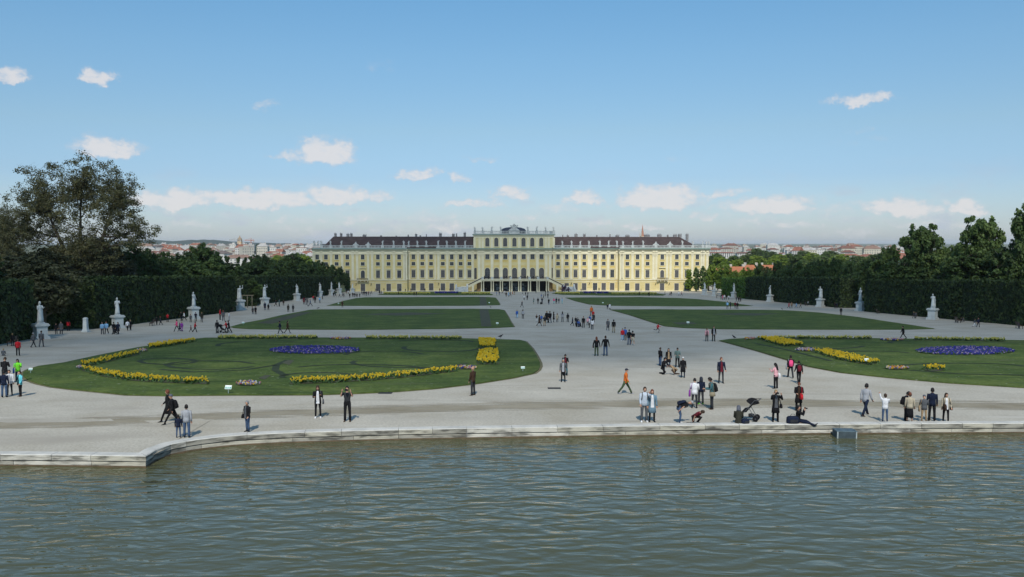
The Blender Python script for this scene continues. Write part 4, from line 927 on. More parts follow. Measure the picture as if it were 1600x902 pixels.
def hairmesh(g, pk, kind):
    M = PA[pk].H
    def cap(zc, rx, ry, rz, oy, low, long=0):
        rs = []; n = 14
        for i in range(7):
            a = (i / 6) * (pi / 2); r_ = []
            for k in range(n):
                b = 2 * pi * k / n; fr = max(0, -sin(b)); z = zc + rz * sin(a) - (1 - i / 6) ** 3.2 * low * (1 - fr * 1.25)
                x = rx * cos(a) * cos(b); y = oy + ry * cos(a) * sin(b)
                if i == 0 and fr > .5: z += .02
                r_.append((x, y, z))
            rs.append(r_)
        g.rings(rs, 0, True, True, M)
    if kind == 'short': cap(.15, .092, .109, .108, .008, .095)
    elif kind == 'bald': cap(.11, .081, .097, .03, .016, .06)
    elif kind in ('long', 'bob'):
        cap(.15, .096, .113, .112, .010, .10); l = .34 if kind == 'long' else .14
        g.rings([[M @ Vector((w * cos(2 * pi * k / 10), oy + .05 * sin(2 * pi * k / 10), z)) for k in range(10)] for z, w, oy in ((.17, .08, .06), (.06, .095, .06), (-.04, .10, .065), (.1 - l, .085, .085), (.08 - l, .04, .09))], 0)
    elif kind == 'hood':
        g.rings([[M @ Vector((rx * cos(2 * pi * k / 12), oy + ry * sin(2 * pi * k / 12), z)) for k in range(12)] for z, rx, ry, oy in ((-.08, .12, .11, .02), (.0, .11, .10, .035), (.1, .108, .095, .05), (.18, .10, .105, .03), (.24, .07, .08, .025), (.265, .02, .025, .02))], 0)
    elif kind in ('hat', 'cap', 'sun'):
        cap(.155, .093, .109, .10, .006, .03)
        if kind == 'cap': g.rings([[M @ Vector((x, y, z)) for x, y in ((-.07, -.08), (-.05, -.15), (0, -.17), (.05, -.15), (.07, -.08), (0, -.06))] for z in (.165, .175)], 0, False)
        if kind == 'sun': g.lathe([(.15, .15), (.155, .157), (.09, .175), (.085, .172)], 14, M=M)
MC = {}
def pm(part, pk, kind):
    k = (part, pk, kind)
    if k in MC: return MC[k]
    if part == 'body': me = bodymesh(pk).mesh('body')
    else:
        g = MB(); {'top': topmesh, 'bot': botmesh, 'hair': hairmesh}[part](g, pk, kind) if part != 'shoes' else shoemesh(g, pk); me = g.mesh(part)
    nm = 3 if part == 'body' else 1
    for i in range(nm): me.materials.append([SKN[0], EYE, LIP][i] if part == 'body' else FAB0)
    MC[k] = me; return me
SKN = [mat('skin', (.45, .26, .18), (.40, .22, .15), scale=8, rough=.55), mat('skin_tan', (.30, .17, .11), (.26, .14, .09), scale=8, rough=.55)]
EYE = mat('eye', (.03, .02, .02), rough=.3); LIP = mat('lip', (.30, .11, .09)); FAB0 = mat('fabric', (.1, .1, .1))
PAL = {'bk': (.012, .012, .014, 'black'), 'nv': (.012, .018, .04, 'navy'), 'gy': (.10, .105, .115, 'grey'), 'dg': (.035, .037, .042, 'dark grey'), 'lg': (.36, .37, .40, 'light grey'), 'wh': (.72, .72, .74, 'white'), 'rd': (.52, .022, .03, 'red'),
       'mr': (.13, .015, .025, 'maroon'), 'br': (.05, .028, .018, 'brown'), 'tn': (.36, .25, .15, 'tan'), 'be': (.46, .40, .30, 'beige'), 'bl': (.04, .12, .40, 'blue'), 'lb': (.26, .48, .72, 'light blue'), 'cy': (.14, .55, .62, 'turquoise'), 'tq': (.05, .13, .15, 'teal'),
       'tg': (.11, .17, .165, 'grey green'), 'gn': (.06, .09, .045, 'dark green'), 'lm': (.18, .68, .04, 'lime green'), 'or': (.62, .15, .03, 'orange'), 'pk': (.72, .38, .42, 'pale pink'), 'hp': (.75, .08, .22, 'bright pink'), 'pu': (.26, .05, .32, 'purple'), 'jn': (.06, .10, .18, 'blue denim'), 'ol': (.035, .034, .025, 'olive'), 'kh': (.26, .22, .15, 'khaki'), 'dm': (.15, .24, .31, 'pale denim'), 'pb': (.50, .56, .64, 'pale blue')}
def cloth(k):
    c = PAL[k]; return mat('cloth_' + c[3].replace(' ', '_'), c[:3], tuple(x * .72 for x in c[:3]), scale=5, rough=.9, bump=.3, spec=.15, detail=5)
HR = {'k': (.012, .010, .010), 'b': (.05, .028, .016), 'y': (.34, .22, .10), 'g': (.28, .28, .28), 'r': (.16, .05, .025), 'w': (.6, .6, .6), 'n': (.02, .025, .04), 'p': (.10, .11, .14), 's': (.35, .36, .38)}
def hairm(k): return mat('hair_' + {'k': 'black', 'b': 'brown', 'y': 'blond', 'g': 'grey', 'r': 'auburn', 'w': 'white', 'n': 'navy', 'p': 'slate', 's': 'silver'}[k], HR[k], tuple(x * .6 for x in HR[k]), scale=20, rough=.7)
def setm(o, m, i=0): o.material_slots[i].link = 'OBJECT'; o.material_slots[i].material = m
FACE = {'c': 0, 'a': pi, 'r': pi / 2, 'l': -pi / 2, 'cr': pi / 4, 'cl': -pi / 4, 'ar': pi * .75, 'al': -pi * .75, 'x': 1.4}
NAMED_TOP = {'jacket': 'jacket', 'coat': 'coat', 'tee': 'shirt'}
BAGS = []
def person(px, py, h, pose, face, top, tk, bot, bk_, hair, hc, label, group=None, shoe='bk', skin=0, zoff=0, pos=None):
    p = pos or gp(px, py); sc = max(.5, min(1.16, h * p.y / F / (1.74 if PA[pose].ph > .7 else 1.74)))
    a = FACE[face] + R.uniform(-.15, .15) + atan2(-p.x, p.y) * .5
    o = link('person', pm('body', pose, ''), None, (p.x, p.y, gz(p.y) + zoff), a, label=label, cat='person', group=group)
    o.scale = (sc * 1.04, sc * 1.04, sc); setm(o, SKN[skin])
    c = link(NAMED_TOP[tk], pm('top', pose, tk), o); setm(c, cloth(top))
    c = link({'skirt': 'skirt', 'shorts': 'shorts'}.get(bk_, 'trousers'), pm('bot', pose, bk_), o); setm(c, cloth(bot))
    c = link('shoes', pm('shoes', pose, ''), o); setm(c, cloth(shoe))
    c = link({'hat': 'hat', 'cap': 'cap', 'sun': 'sun_hat', 'hood': 'hood'}.get(hair, 'hair'), pm('hair', pose, hair), o); setm(c, hairm(hc))
    return o
def inner(o, pose, col):
    T = PA[pose].T; g = MB(); vs = []
    for z, ry, w in ((-.12, .155, .085), (.05, .145, .08), (.2, .135, .07), (.34, .145, .065), (.43, .135, .055), (.50, .115, .05), (.55, .09, .035)):
        for x in (-w, 0, w): vs.append(T @ Vector((x, -ry - (.006 if x == 0 else -.002), z)))
    g.add(vs, [(i * 3 + k, i * 3 + k + 1, i * 3 + k + 4, i * 3 + k + 3) for i in range(6) for k in (0, 1)], 0, True)
    g.build('shirt', cloth(col), o)
def bag(o, pose, kind, col, label, side=1):
    """a worn or carried bag, its own thing, placed against the body of person o"""
    T = PA[pose].T; g = MB(); g2 = MB(); j = PA[pose].j
    if kind == 'backpack':
        g.rings([[T @ Vector((w * cos(2 * pi * k / 12), .115 + dd + dd * sin(2 * pi * k / 12), z)) for k in range(12)] for z, w, dd in ((.02, .10, .05), (.05, .145, .085), (.22, .15, .095), (.40, .14, .08), (.49, .10, .055), (.51, .04, .03))], 0)
        g.rings([[T @ Vector((w * cos(2 * pi * k / 10), .29 + .03 * sin(2 * pi * k / 10), z)) for k in range(10)] for z, w in ((.06, .07), (.08, .10), (.22, .10), (.25, .07))], 0)
        for s_ in (-1, 1): g2.tube([T @ Vector(v) for v in ((s_ * .10, .15, .46), (s_ * .12, .0, .565), (s_ * .125, -.13, .45), (s_ * .14, -.12, .28), (s_ * .15, .05, .10), (s_ * .11, .14, .06))], .017, 5)
    else:
        w, hh, dp = {'handbag': (.14, .12, .05), 'tote': (.17, .19, .06), 'big': (.24, .17, .10), 'case': (.16, .11, .08)}[kind]
        c = T @ Vector((side * .27, -.02, -.05)) if kind != 'big' else T @ Vector((side * .12, -.25, .02))
        g.rings([[c + Vector((dp * cos(2 * pi * k / 10) * f_, w * sin(2 * pi * k / 10) * f_, z)) for k in range(10)] for z, f_ in ((-hh, .7), (-hh * .9, 1), (hh * .3, .95), (hh, .7), (hh * 1.02, .3))], 0)
        sh = T @ Vector((side * .15, 0, .53)); g2.tube([c + Vector((0, w * .6, hh * .8)), sh + Vector((0, .07, -.05)), sh + Vector((0, 0, .035)), sh + Vector((0, -.09, -.06)), c + Vector((0, -w * .6, hh * .8))], .012, 5)
    r = empty({'backpack': 'backpack', 'handbag': 'handbag', 'tote': 'tote_bag', 'big': 'travel_bag', 'case': 'shoulder_bag'}[kind], o.location, 0, label=label, cat='backpack' if kind == 'backpack' else 'bag')
    r.rotation_euler = o.rotation_euler; r.scale = o.scale
    g.build('bag_body', cloth(col), r); g2.build('strap', cloth(col if kind != 'backpack' else 'dg'), r); return r
def camera_of(o, pose, label):
    j = PA[pose].j; c = (j['hdL'] + j['hdR']) / 2 + Vector((0, -.02, .03)); g = MB(); g.box(c.x - .07, c.x + .07, c.y - .035, c.y + .03, c.z - .04, c.z + .045)
    r = empty('photo_camera', o.location, 0, label=label, cat='camera'); r.rotation_euler = o.rotation_euler; r.scale = o.scale
    g.box(c.x - .025, c.x + .025, c.y - .03, c.y + .02, c.z + .045, c.z + .065); g.build('camera_body', cloth('bk'), r)
    g = MB(); g.lathe([(.036, 0), (.038, .05), (.034, .09)], 10, M=Matrix.Translation((c.x, c.y - .035, c.z)) @ Matrix.Rotation(pi / 2, 4, 'X')); g.build('lens', cloth('dg'), r)

# ---- garden statues and rooftop statues (robed stone figures)
MARB = mat('marble', (.62, .64, .62), (.42, .45, .45), scale=1.7, rough=.8, bump=.3, detail=9, c3=(.55, .57, .56), contrast=(.35, .7)); PED = mat('pedestal_stone', (.56, .58, .56), (.42, .44, .43), scale=1.2, rough=.85, detail=8, contrast=(.35, .7))
def figmesh(pk, cloak=0):
    g = MB(); p = PA[pk]; b = bodymesh(pk); g.add(b.v, b.f, 0, True)
    j = p.j; I = Matrix.Translation(j['pel']); n = 24
    def fold(T, z, rx, ry, amp, ph=0, ox=0, oy=0): return [T @ Vector((ox + (rx + amp * sin(7 * 2 * pi * k / n + ph)) * cos(2 * pi * k / n), oy + (ry + amp * sin(7 * 2 * pi * k / n + ph)) * sin(2 * pi * k / n), z)) for k in range(n)]
    g.rings([fold(I, -.90, .27, .24, .03, 0), fold(I, -.6, .235, .20, .028, .8), fold(I, -.3, .215, .175, .022, 1.6), fold(I, 0, .185, .145, .015, 2.2), fold(p.T, .2, .165, .13, .01), fold(p.T, .38, .18, .135, .008), fold(p.T, .48, .16, .10, .004), fold(p.T, .54, .08, .07, .0)], 0)
    for s_ in 'LR': g.tube([j['sh' + s_], j['sh' + s_].lerp(j['el' + s_], .6), j['el' + s_]], [.075, .072, .07], 8)
    if cloak: # hanging drapery at one side
        s_ = cloak; g.rings([[Vector((s_ * (.24 + .03 * sin(z * 9)) + (w + .012 * sin(5 * a)) * cos(a), .05 + (w + .012 * sin(5 * a)) * .8 * sin(a), z * 1.0)) for a in [2 * pi * k / 14 for k in range(14)]] for z, w in ((.02, .13), (.3, .12), (.7, .09), (1.0, .08), (1.3, .07), (1.42, .04))], 0)
    hairg = MB(); hairmesh(hairg, pk, 'bob' if cloak >= 0 else 'short'); g.add(hairg.v, hairg.f, 0, True)
    return g
figs = []
for i, (pk, cl) in enumerate((('drape', 1), ('drape2', -1), ('drape3', 1), ('drape', 0))):
    g = figmesh(pk, cl); g.box(-.3, .3, -.28, .28, -.12, .03); me = g.mesh('figure'); me.materials.append(MARB); figs.append(me)
g = MB()
for z0, z1, w in ((-.3, .22, .92), (.22, .34, .84), (.34, 1.35, .68), (1.35, 1.46, .78), (1.46, 1.60, .90), (1.60, 1.72, .80)): g.box(-w, w, -w * .9, w * .9, z0 + .001, z1)
for sx in (-1, 1): g.box(sx * .685 - .01, sx * .685 + .01, -.42, .42, .5, 1.2)
g.box(-.46, .46, -.625, -.612, .5, 1.2)
pedm = g.mesh('pedestal'); pedm.materials.append(PED)
GS = [(63.5, 530, 472, 506), (184, 513, 466, 493), (303, 499, 457, 480), (375, 484.5, 447, 469), (414, 479, 445.6, 465.6), (464, 470.6, 444.4, 459), (500, 463.8, 442, 455), (518, 462, 441, 453), (530, 460.2, 441.4, 451), (551, 458, 443, 451),
      (1100.8, 461.5, 442, 452.5), (1116.6, 463.2, 442, 453.4), (1146.6, 465.5, 442.8, 456.6), (1203, 471.8, 446.5, 461), (1281.5, 479.6, 448.4, 467), (1344, 486, 450.3, 472), (1457, 499.5, 460, 482)]
SL = ['nearest left white statue on a tall pedestal, left of the dark hedge gap', 'white statue on pedestal at the near end of the long left hedge block', 'white cloaked statue, third from the picture left, against the dark hedge', 'white statue with raised arm left of the hedge opening, beside the timber frame',
      'white statue with arm over its head right of the hedge opening on the left', 'white statue alone before the left hedge, sixth from the left', 'white statue seventh from the left, first of three close together', 'white statue eighth from left, middle of three close together', 'white statue ninth from left, right of three close together', 'farthest left garden statue beside the yellow palace wall',
      'farthest right garden statue beside the clipped trees at the palace corner', 'white statue second from the palace on the right side', 'white statue third from the palace on the right, beside bright green hedge', 'white statue before the middle of the long right hedge', 'white statue near the far end of the opening in the right hedge', 'white statue beside the near side of the right hedge opening', 'nearest right garden statue, alone before the dark right hedge']
for i, (x, yb, yt, yp) in enumerate(GS):
    p = gp(x, yb); hh = (yb - yt) / F * p.y * 1.02; fp = (yb - yp) / (yb - yt); o = empty('statue', (p.x, p.y, gz(p.y)), (-1 if x > 800 else 1) * .9, label=SL[i], cat='statue', group='garden statues along the hedges')
    a = link('pedestal', pedm, o); a.scale = (hh / 4.3 * .86, hh / 4.3 * .86, hh * fp / 1.72)
    k = {3: 1, 4: 1, 14: 2, 16: 2, 0: 0, 1: 3, 5: 2}.get(i, i % 4); b = link('figure', figs[k], o, (0, 0, hh * fp + .1)); s_ = hh * (1 - fp) / 1.8; b.scale = (s_ * .86, s_ * .86, s_ * .98); b.rotation_euler = (0, 0, R.uniform(-.5, .5))
# rooftop
def lowfig(g, seed):
    r = random.Random(seed); a = r.uniform(-.1, .1)
    g.rings([[(a * z + w * cos(2 * pi * k / 8), dd * sin(2 * pi * k / 8), z) for k in range(8)] for z, w, dd in ((0, .42, .36), (.5, .36, .3), (1.0, .30, .24), (1.35, .38, .26), (1.6, .30, .2), (1.7, .12, .12), (1.78, .17, .17), (1.98, .15, .15), (2.06, .05, .05))], 0)
    s_ = r.choice((-1, 1)); g.tube([(s_ * .32 + a * 1.5, 0, 1.5), (s_ * .62, -.1, 1.25 if r.random() < .6 else 1.8), (s_ * .5, -.2, 1.1 if r.random() < .5 else 2.1)], [.11, .09, .07], 6)
    g.tube([(-s_ * .32 + a * 1.5, 0, 1.5), (-s_ * .45, -.15, 1.2), (-s_ * .2, -.3, 1.1)], [.11, .09, .07], 6)
    g.box(-.4, .4, -.35, .35, -.1, .06)
rf = []
for i in range(3): g = MB(); lowfig(g, i + 3); me = g.mesh('roof_statue'); me.materials.append(PST); rf.append(me)
g = MB()
for x, z, r_ in ((0, .5, .9), (-.8, .4, .6), (.8, .4, .6), (-1.5, .2, .45), (1.5, .2, .45), (0, 1.3, .6), (-.4, 1.0, .5), (.45, 1.0, .5), (0, 1.8, .35), (.25, 2.1, .2)): g.ell((x, 0, z), (r_, .4, r_ * .8), 7, 4)
g.box(-2, 2, -.35, .35, -.1, .15); troph = g.mesh('trophy'); troph.materials.append(PST)
def rooftop(qs, z, yo, phrase, scl=1.05):
    for i, q in enumerate(sorted(qs)):
        u = U_(q); tr = abs(q - L_(400)) < .1 or abs(q - L_(495)) < .1 or abs(q - Rr(1113)) < .1 or abs(q - Rr(1224)) < .1
        y = (fy(u) - .7) if yo is None else yo; w = Mpal @ Vector((u, y, z))
        o = link('stone_trophy' if tr else 'roof_statue', troph if tr else rf[i % 3], None, w, PR + R.uniform(-.4, .4) * (not tr), label='%s %s, %s from the left' % ('stone trophy group' if tr else 'pale stone figure', phrase, ORD[i]), cat='roof sculpture', group='sculptures on the palace balustrades'); s_ = scl * R.uniform(.88, 1.02) * (.72 if tr else 1); o.scale = (s_ * .95, s_ * .95, s_)
rooftop(statL + [L_(72), L_(90), L_(112)], BZ1 + .12, None, 'on the left wing balustrade')
rooftop(statR, BZ1 + .12, None, 'on the right wing balustrade'); rooftop(cst, Z_(361.2) + .12, -1.7, 'on the raised centre balustrade', .95)
# ------------------------------------------------------------------ people close enough to describe
PP = {}
NEAR = """
p1|263|659|52|walk|l|bk|coat|bk|slim|short|r|bk|man in black coat with reddish hair striding left near the basin rim
p2|270|663|50|stride|l|bk|jacket|bk|slim|hat|p|bk|walker in dark clothes and patterned grey hat carrying a black backpack
p3|279|684|36|stand|a|nv|jacket|jn|slim|short|k|bk|child in navy top and jeans seen from behind beside taller boy
p4|292|684|52|stand2|a|lg|jacket|jn|trousers|short|k|bk|boy in light grey sweater and jeans with his back to us
p5|387|675|49|stand2|cl|bk|jacket|jn|slim|short|g|bk|short haired visitor in black jacket and jeans close to the rim
p6|497|653|51|phone|c|bk|jacket|bk|slim|long|b|wh|woman in black jacket, black leggings and white shoes holding a phone
p7|543|658.5|55|photo|c|dg|tee|bk|trousers|short|k|br|man in dark shirt raising both hands to photograph
p8|739|618|45|stand|al|br|jacket|dg|trousers|bald|y|br|balding old man in brown jacket walking alone beside the left lawn
p9|883|587|34|read|c|bk|jacket|bk|trousers|short|k|bk|dark jacketed person looking down behind a grey haired woman
p10|880|597|36|stand|c|gy|jacket|bk|slim|bob|g|bk|grey haired woman in patterned top carrying a teal bag
p11|932|556.5|30|hands|a|bk|jacket|gn|trousers|long|r|bk|woman with long auburn hair in black holding a man's hand
p12|946|556.3|31.5|hands|a|bk|jacket|jn|trousers|short|b|bk|man in black leather jacket and jeans holding a woman's hand
p13|949.8|516.6|18.5|walk|c|gy|coat|bk|slim|short|k|bk|person in long grey coat walking beside a man in khaki trousers
p14|958.8|520|20.5|stand|a|bk|jacket|kh|trousers|short|k|bk|man in black jacket and khaki trousers seen from behind
p15|972.5|532.4|19|stand|c|rd|jacket|lb|slim|short|k|wh|person in red jacket and pale jeans at left of a foursome
p16|976.5|532.2|20.5|stand|a|bl|jacket|dg|trousers|hat|n|bk|person in blue jacket and cap behind a red jacket
p17|983|539|24|stand|a|bk|jacket|jn|trousers|short|b|bk|man in black jacket and jeans in the foursome right of centre
p18|988.5|539.8|23.5|walk|a|bk|tee|be|shorts|short|k|wh|person in black top and pale shorts at right of the foursome
p19|1027.6|520.5|16|run|r|rd|jacket|dg|slim|short|b|bk|child in red running alone across the gravel
p20|1104.4|533.6|20.5|stand|c|pk|jacket|dg|trousers|bob|k|bk|woman in pale pink shirt standing next to a man in black
p21|1115|533.6|24|stand|c|bk|jacket|bk|trousers|short|k|bk|man in black standing next to a woman in pink
p22|1031.4|572|29|stand2|ar|bk|jacket|jn|trousers|short|b|bk|man in black jacket and jeans watching a kneeling friend
p23|1044.4|574.5|30|stand|c|bk|coat|jn|slim|long|k|tn|long haired woman in black tunic and jeans facing the camera
p24|1058.4|574|31|read|c|tg|jacket|bk|trousers|short|k|bk|man in grey green sweater looking at his hands
p25|1035.5|585|36|kneel|cr|bk|jacket|bk|trousers|short|k|bk|person in black kneeling on the gravel
p26|1056|585.6|30|crouch|l|tn|jacket|br|trousers|short|k|bk|crouching child in tan and brown bent low to the ground
p27|1067|590.4|32.5|stand|a|bk|coat|nv|slim|hat|w|bk|person in long black coat and white hat seen from behind
p28|1126.5|599|40.5|stand2|c|nv|jacket|dg|slim|short|r|bk|woman in dark vest with pale denim sleeves standing alone
p29|977|615.6|42|stride|r|or|jacket|gn|trousers|cap|n|lg|worker in orange vest, dark cap and green trousers striding
p30|1006.4|659|54.5|selfie|c|pb|jacket|gy|trousers|short|b|wh|man in pale shirt and grey trousers taking a selfie with a woman
p31|1018.6|659|50.5|stand|c|dm|coat|bk|slim|bob|r|bk|woman in light blue denim jacket beside the selfie taker
p32|1085|638|47|read|a|wh|jacket|dg|slim|short|k|bk|dark haired woman in white hooded jacket seen from behind, purple bag at hip
p33|1095|632|43|stand|a|nv|jacket|dg|trousers|hood|n|lm|person in dark striped top with hood between white jacket and backpacker
p34|1112|639.6|50.5|read|l|tq|jacket|dg|trousers|short|k|br|man in dark teal jacket with black backpack facing left
p35|1060|660|50|bend|r|bk|tee|jn|slim|hat|s|wh|man in black shirt and grey cap bending over near the rim
p36|1084|660.5|45|crouch|cr|mr|tee|bk|trousers|short|b|bk|crouching person in maroon shirt reaching down to the stone rim
p37|1154|659|50|sitback|a|ol|coat|bk|slim|hood|p|bk|person in dark olive hooded coat sitting on the rim, seen from behind
p38|1211.5|659|50|photo|c|bk|coat|bk|trousers|short|y|bk|blond photographer in black coat standing at the rim with camera
p39|1212|607.4|40|phone|al|pk|jacket|bk|trousers|long|k|bk|woman in pale pink jacket with long black hair
p40|1235|590.6|36.5|walk|a|bk|jacket|dg|trousers|short|k|bk|walker in black jacket carrying a small pink and white backpack
p41|1248|599|36|walk2|a|bk|jacket|bk|trousers|short|k|bk|walker in black wearing a large maroon backpack
p42|1247.5|642|45.5|read|c|bk|coat|bk|trousers|short|r|bk|woman in black coat with red bag standing behind the seated photographer
p43|1247|660.5|50|sitphoto|x|bk|jacket|nv|trousers|short|k|bk|photographer in black sweater and navy jeans sitting on the rim
p44|1352|649.6|53|stride|ar|lg|jacket|nv|trousers|short|k|br|man in light grey hoodie and navy trousers striding alone right of the metal box
p45|1382.5|660|45|arm_up|a|wh|jacket|jn|slim|short|b|bk|woman in white jacket and jeans raising a phone
p46|1415|658|47|read|r|nv|jacket|bk|trousers|short|k|bk|man in navy leaning over at left of the group on the right
p47|1421|660|47|stand|a|be|jacket|bk|skirt|short|r|bk|woman in beige sweater and long black skirt seen from behind
p48|1443.5|660|43|read|a|gy|jacket|tn|slim|hat|p|tn|stooping woman in grey jacket, tan trousers and grey hat
p49|1455.8|658|52|stand|a|nv|jacket|bk|trousers|short|k|bk|tall man in navy jacket seen from behind in the right group
p50|1477.5|660|46|stand2|c|be|jacket|bk|slim|bob|b|bk|woman in beige top at the right end holding a big brown bag
p51|1411|529.5|21|stride|l|bk|jacket|bk|slim|short|k|bk|lone walker in black crossing behind the right lawn
p52|28.3|556|26|stand2|a|rd|jacket|bk|trousers|short|b|bk|person in red jacket and black trousers near the left hedge
p53|52.5|543|24|walk|ar|gy|jacket|dg|slim|short|g|bk|walker in grey jacket in front of the nearest left statue, left one
p54|65|542.4|26|walk2|a|gy|jacket|gy|trousers|short|b|bk|walker in grey blue jacket in front of the nearest left statue, right one
p55|28.5|597|36|phone|c|lm|jacket|nv|trousers|long|k|bk|woman in lime green jacket with long black hair
p56|32|619.5|40|stand2|cl|cy|jacket|bk|slim|short|b|br|woman in turquoise jacket and black trousers at the left edge
p57|7|621|42|stand|a|nv|jacket|jn|trousers|short|k|bk|man in navy jacket and blue jeans at left edge beside woman in turquoise
p58|15.5|618|40|stand|c|wh|jacket|dg|slim|short|b|bk|person in white shirt behind man in navy jacket at left edge
p59|8|600|42|read|a|bk|jacket|dg|trousers|short|b|bk|person in black jacket behind the pair at the left edge
p60|437.6|521.6|20|walk2|l|nv|jacket|dg|trousers|short|k|bk|dark clothed walker holding a white paper before the second left lawn
p61|449.4|521|20|walk|r|br|jacket|br|slim|bob|k|bk|walker in brown coat and trousers before the second left lawn
p62|339.4|521|20.5|stand|al|bk|jacket|dg|trousers|short|k|bk|man in black jacket left of a pushchair
p63|358|520.6|20|push|l|bk|jacket|bk|trousers|short|k|bk|man in black at right of the pushchair and red jacket
p64|354|520|19|push|l|rd|jacket|dg|trousers|short|b|bk|person in red jacket pushing the small pushchair
p65|535|480.6|10.5|stand|c|br|coat|br|slim|short|r|bk|lone person in dark brown at left tip of third left lawn
p66|1314|492.5|12.5|stand|c|bk|jacket|dg|trousers|short|k|bk|lone person in black before the opening in the right hedge
p67|815.5|480.5|10.5|stride|cr|dg|jacket|dg|trousers|short|k|bk|lone walker in dark grey in the middle of the main path
"""
for ln in NEAR.strip().split('\n'):
    k, x, y, h, ps, fc, tp, tk, bt, bk2, hr, hc, sh, lb = ln.split('|')
    zo = .12 if k in ('p37', 'p43') else 0
    x, y, h = float(x), float(y), float(h)
    pos = None
    if k in ('p37', 'p43', 'p36', 'p35'):
        yy = rimy(gp(x, 659.5).x) + {'p37': .42, 'p43': .40, 'p36': .75, 'p35': .85}[k]; q = atd(x, 659, yy); pos = Vector((q.x, yy, gz(yy)))
        if k in ('p37', 'p43'): h *= 1.0
    PP[k] = (person(x, y, h, ps, fc, tp, tk, bt, bk2, hr, hc, lb, shoe=sh, zoff=zo, pos=pos, skin=1 if k in ('p57',) else 0), ps)
for k, kind, col, lb, sd_ in [('p2', 'backpack', 'bk', 'black backpack on the walker in the patterned grey hat', 1), ('p5', 'case', 'bk', 'black shoulder bag on the short haired visitor near the rim', -1), ('p6', 'handbag', 'gy', 'grey handbag at the hip of the woman in white shoes', 1), ('p10', 'tote', 'tq', 'teal bag carried by the grey haired woman', 1),
                              ('p11', 'handbag', 'bk', 'black handbag of the woman with long auburn hair', 1), ('p30', 'backpack', 'bk', 'dark backpack worn by the selfie taker', 1), ('p32', 'tote', 'pu', 'purple bag at the hip of the woman in white hooded jacket', 1), ('p34', 'backpack', 'bk', 'large black backpack on the man in dark teal jacket', 1),
                              ('p34', 'case', 'kh', 'khaki jacket bundle at the hip of the teal jacketed man', 1), ('p35', 'backpack', 'nv', 'dark blue backpack on the bending man', 1), ('p38', 'case', 'bk', 'black shoulder bag of the standing photographer', 1), ('p39', 'tote', 'wh', 'white bag hanging beside the woman in pale pink', -1),
                              ('p40', 'backpack', 'hp', 'small pink backpack on a walker beside the right lawn', 1), ('p40', 'tote', 'lg', 'pale shopping bag carried by the walker with the pink backpack', 1), ('p41', 'backpack', 'mr', 'large maroon backpack on the walker in black', 1), ('p42', 'big', 'rd', 'red bag held in front of the woman in black coat', 1),
                              ('p46', 'backpack', 'bk', 'black backpack on the leaning man in the right group', 1), ('p48', 'tote', 'tn', 'tan bag hanging beside the stooping woman', 1), ('p50', 'big', 'br', 'big brown bag held by the woman at the right end', -1), ('p50', 'case', 'bk', 'black coat bundle under the arm of the rightmost woman', 1), ('p55', 'tote', 'bl', 'bright blue bag of the woman in lime green', -1), ('p29', 'case', 'lm', 'yellow green pouch of the worker in the orange vest', 1)]:
    bag(PP[k][0], PP[k][1], kind, col, lb, sd_)
for k, c_ in (('p6', 'wh'), ('p21', 'lg'), ('p28', 'mr'), ('p38', 'gy'), ('p42', 'br'), ('p58', 'lg'), ('p12', 'dg'), ('p5', 'gy'), ('p20', 'bk'), ('p56', 'bk'), ('p9', 'mr'), ('p10', 'lg'), ('p31', 'wh'), ('p23', 'tn'), ('p50', 'wh')): inner(*PP[k], c_)
for k, lb in (('p38', 'black camera held up by the standing blond photographer'), ('p43', 'black camera held up by the photographer sitting on the rim'), ('p7', 'small dark camera held up by the man in dark shirt')): camera_of(*PP[k], lb)

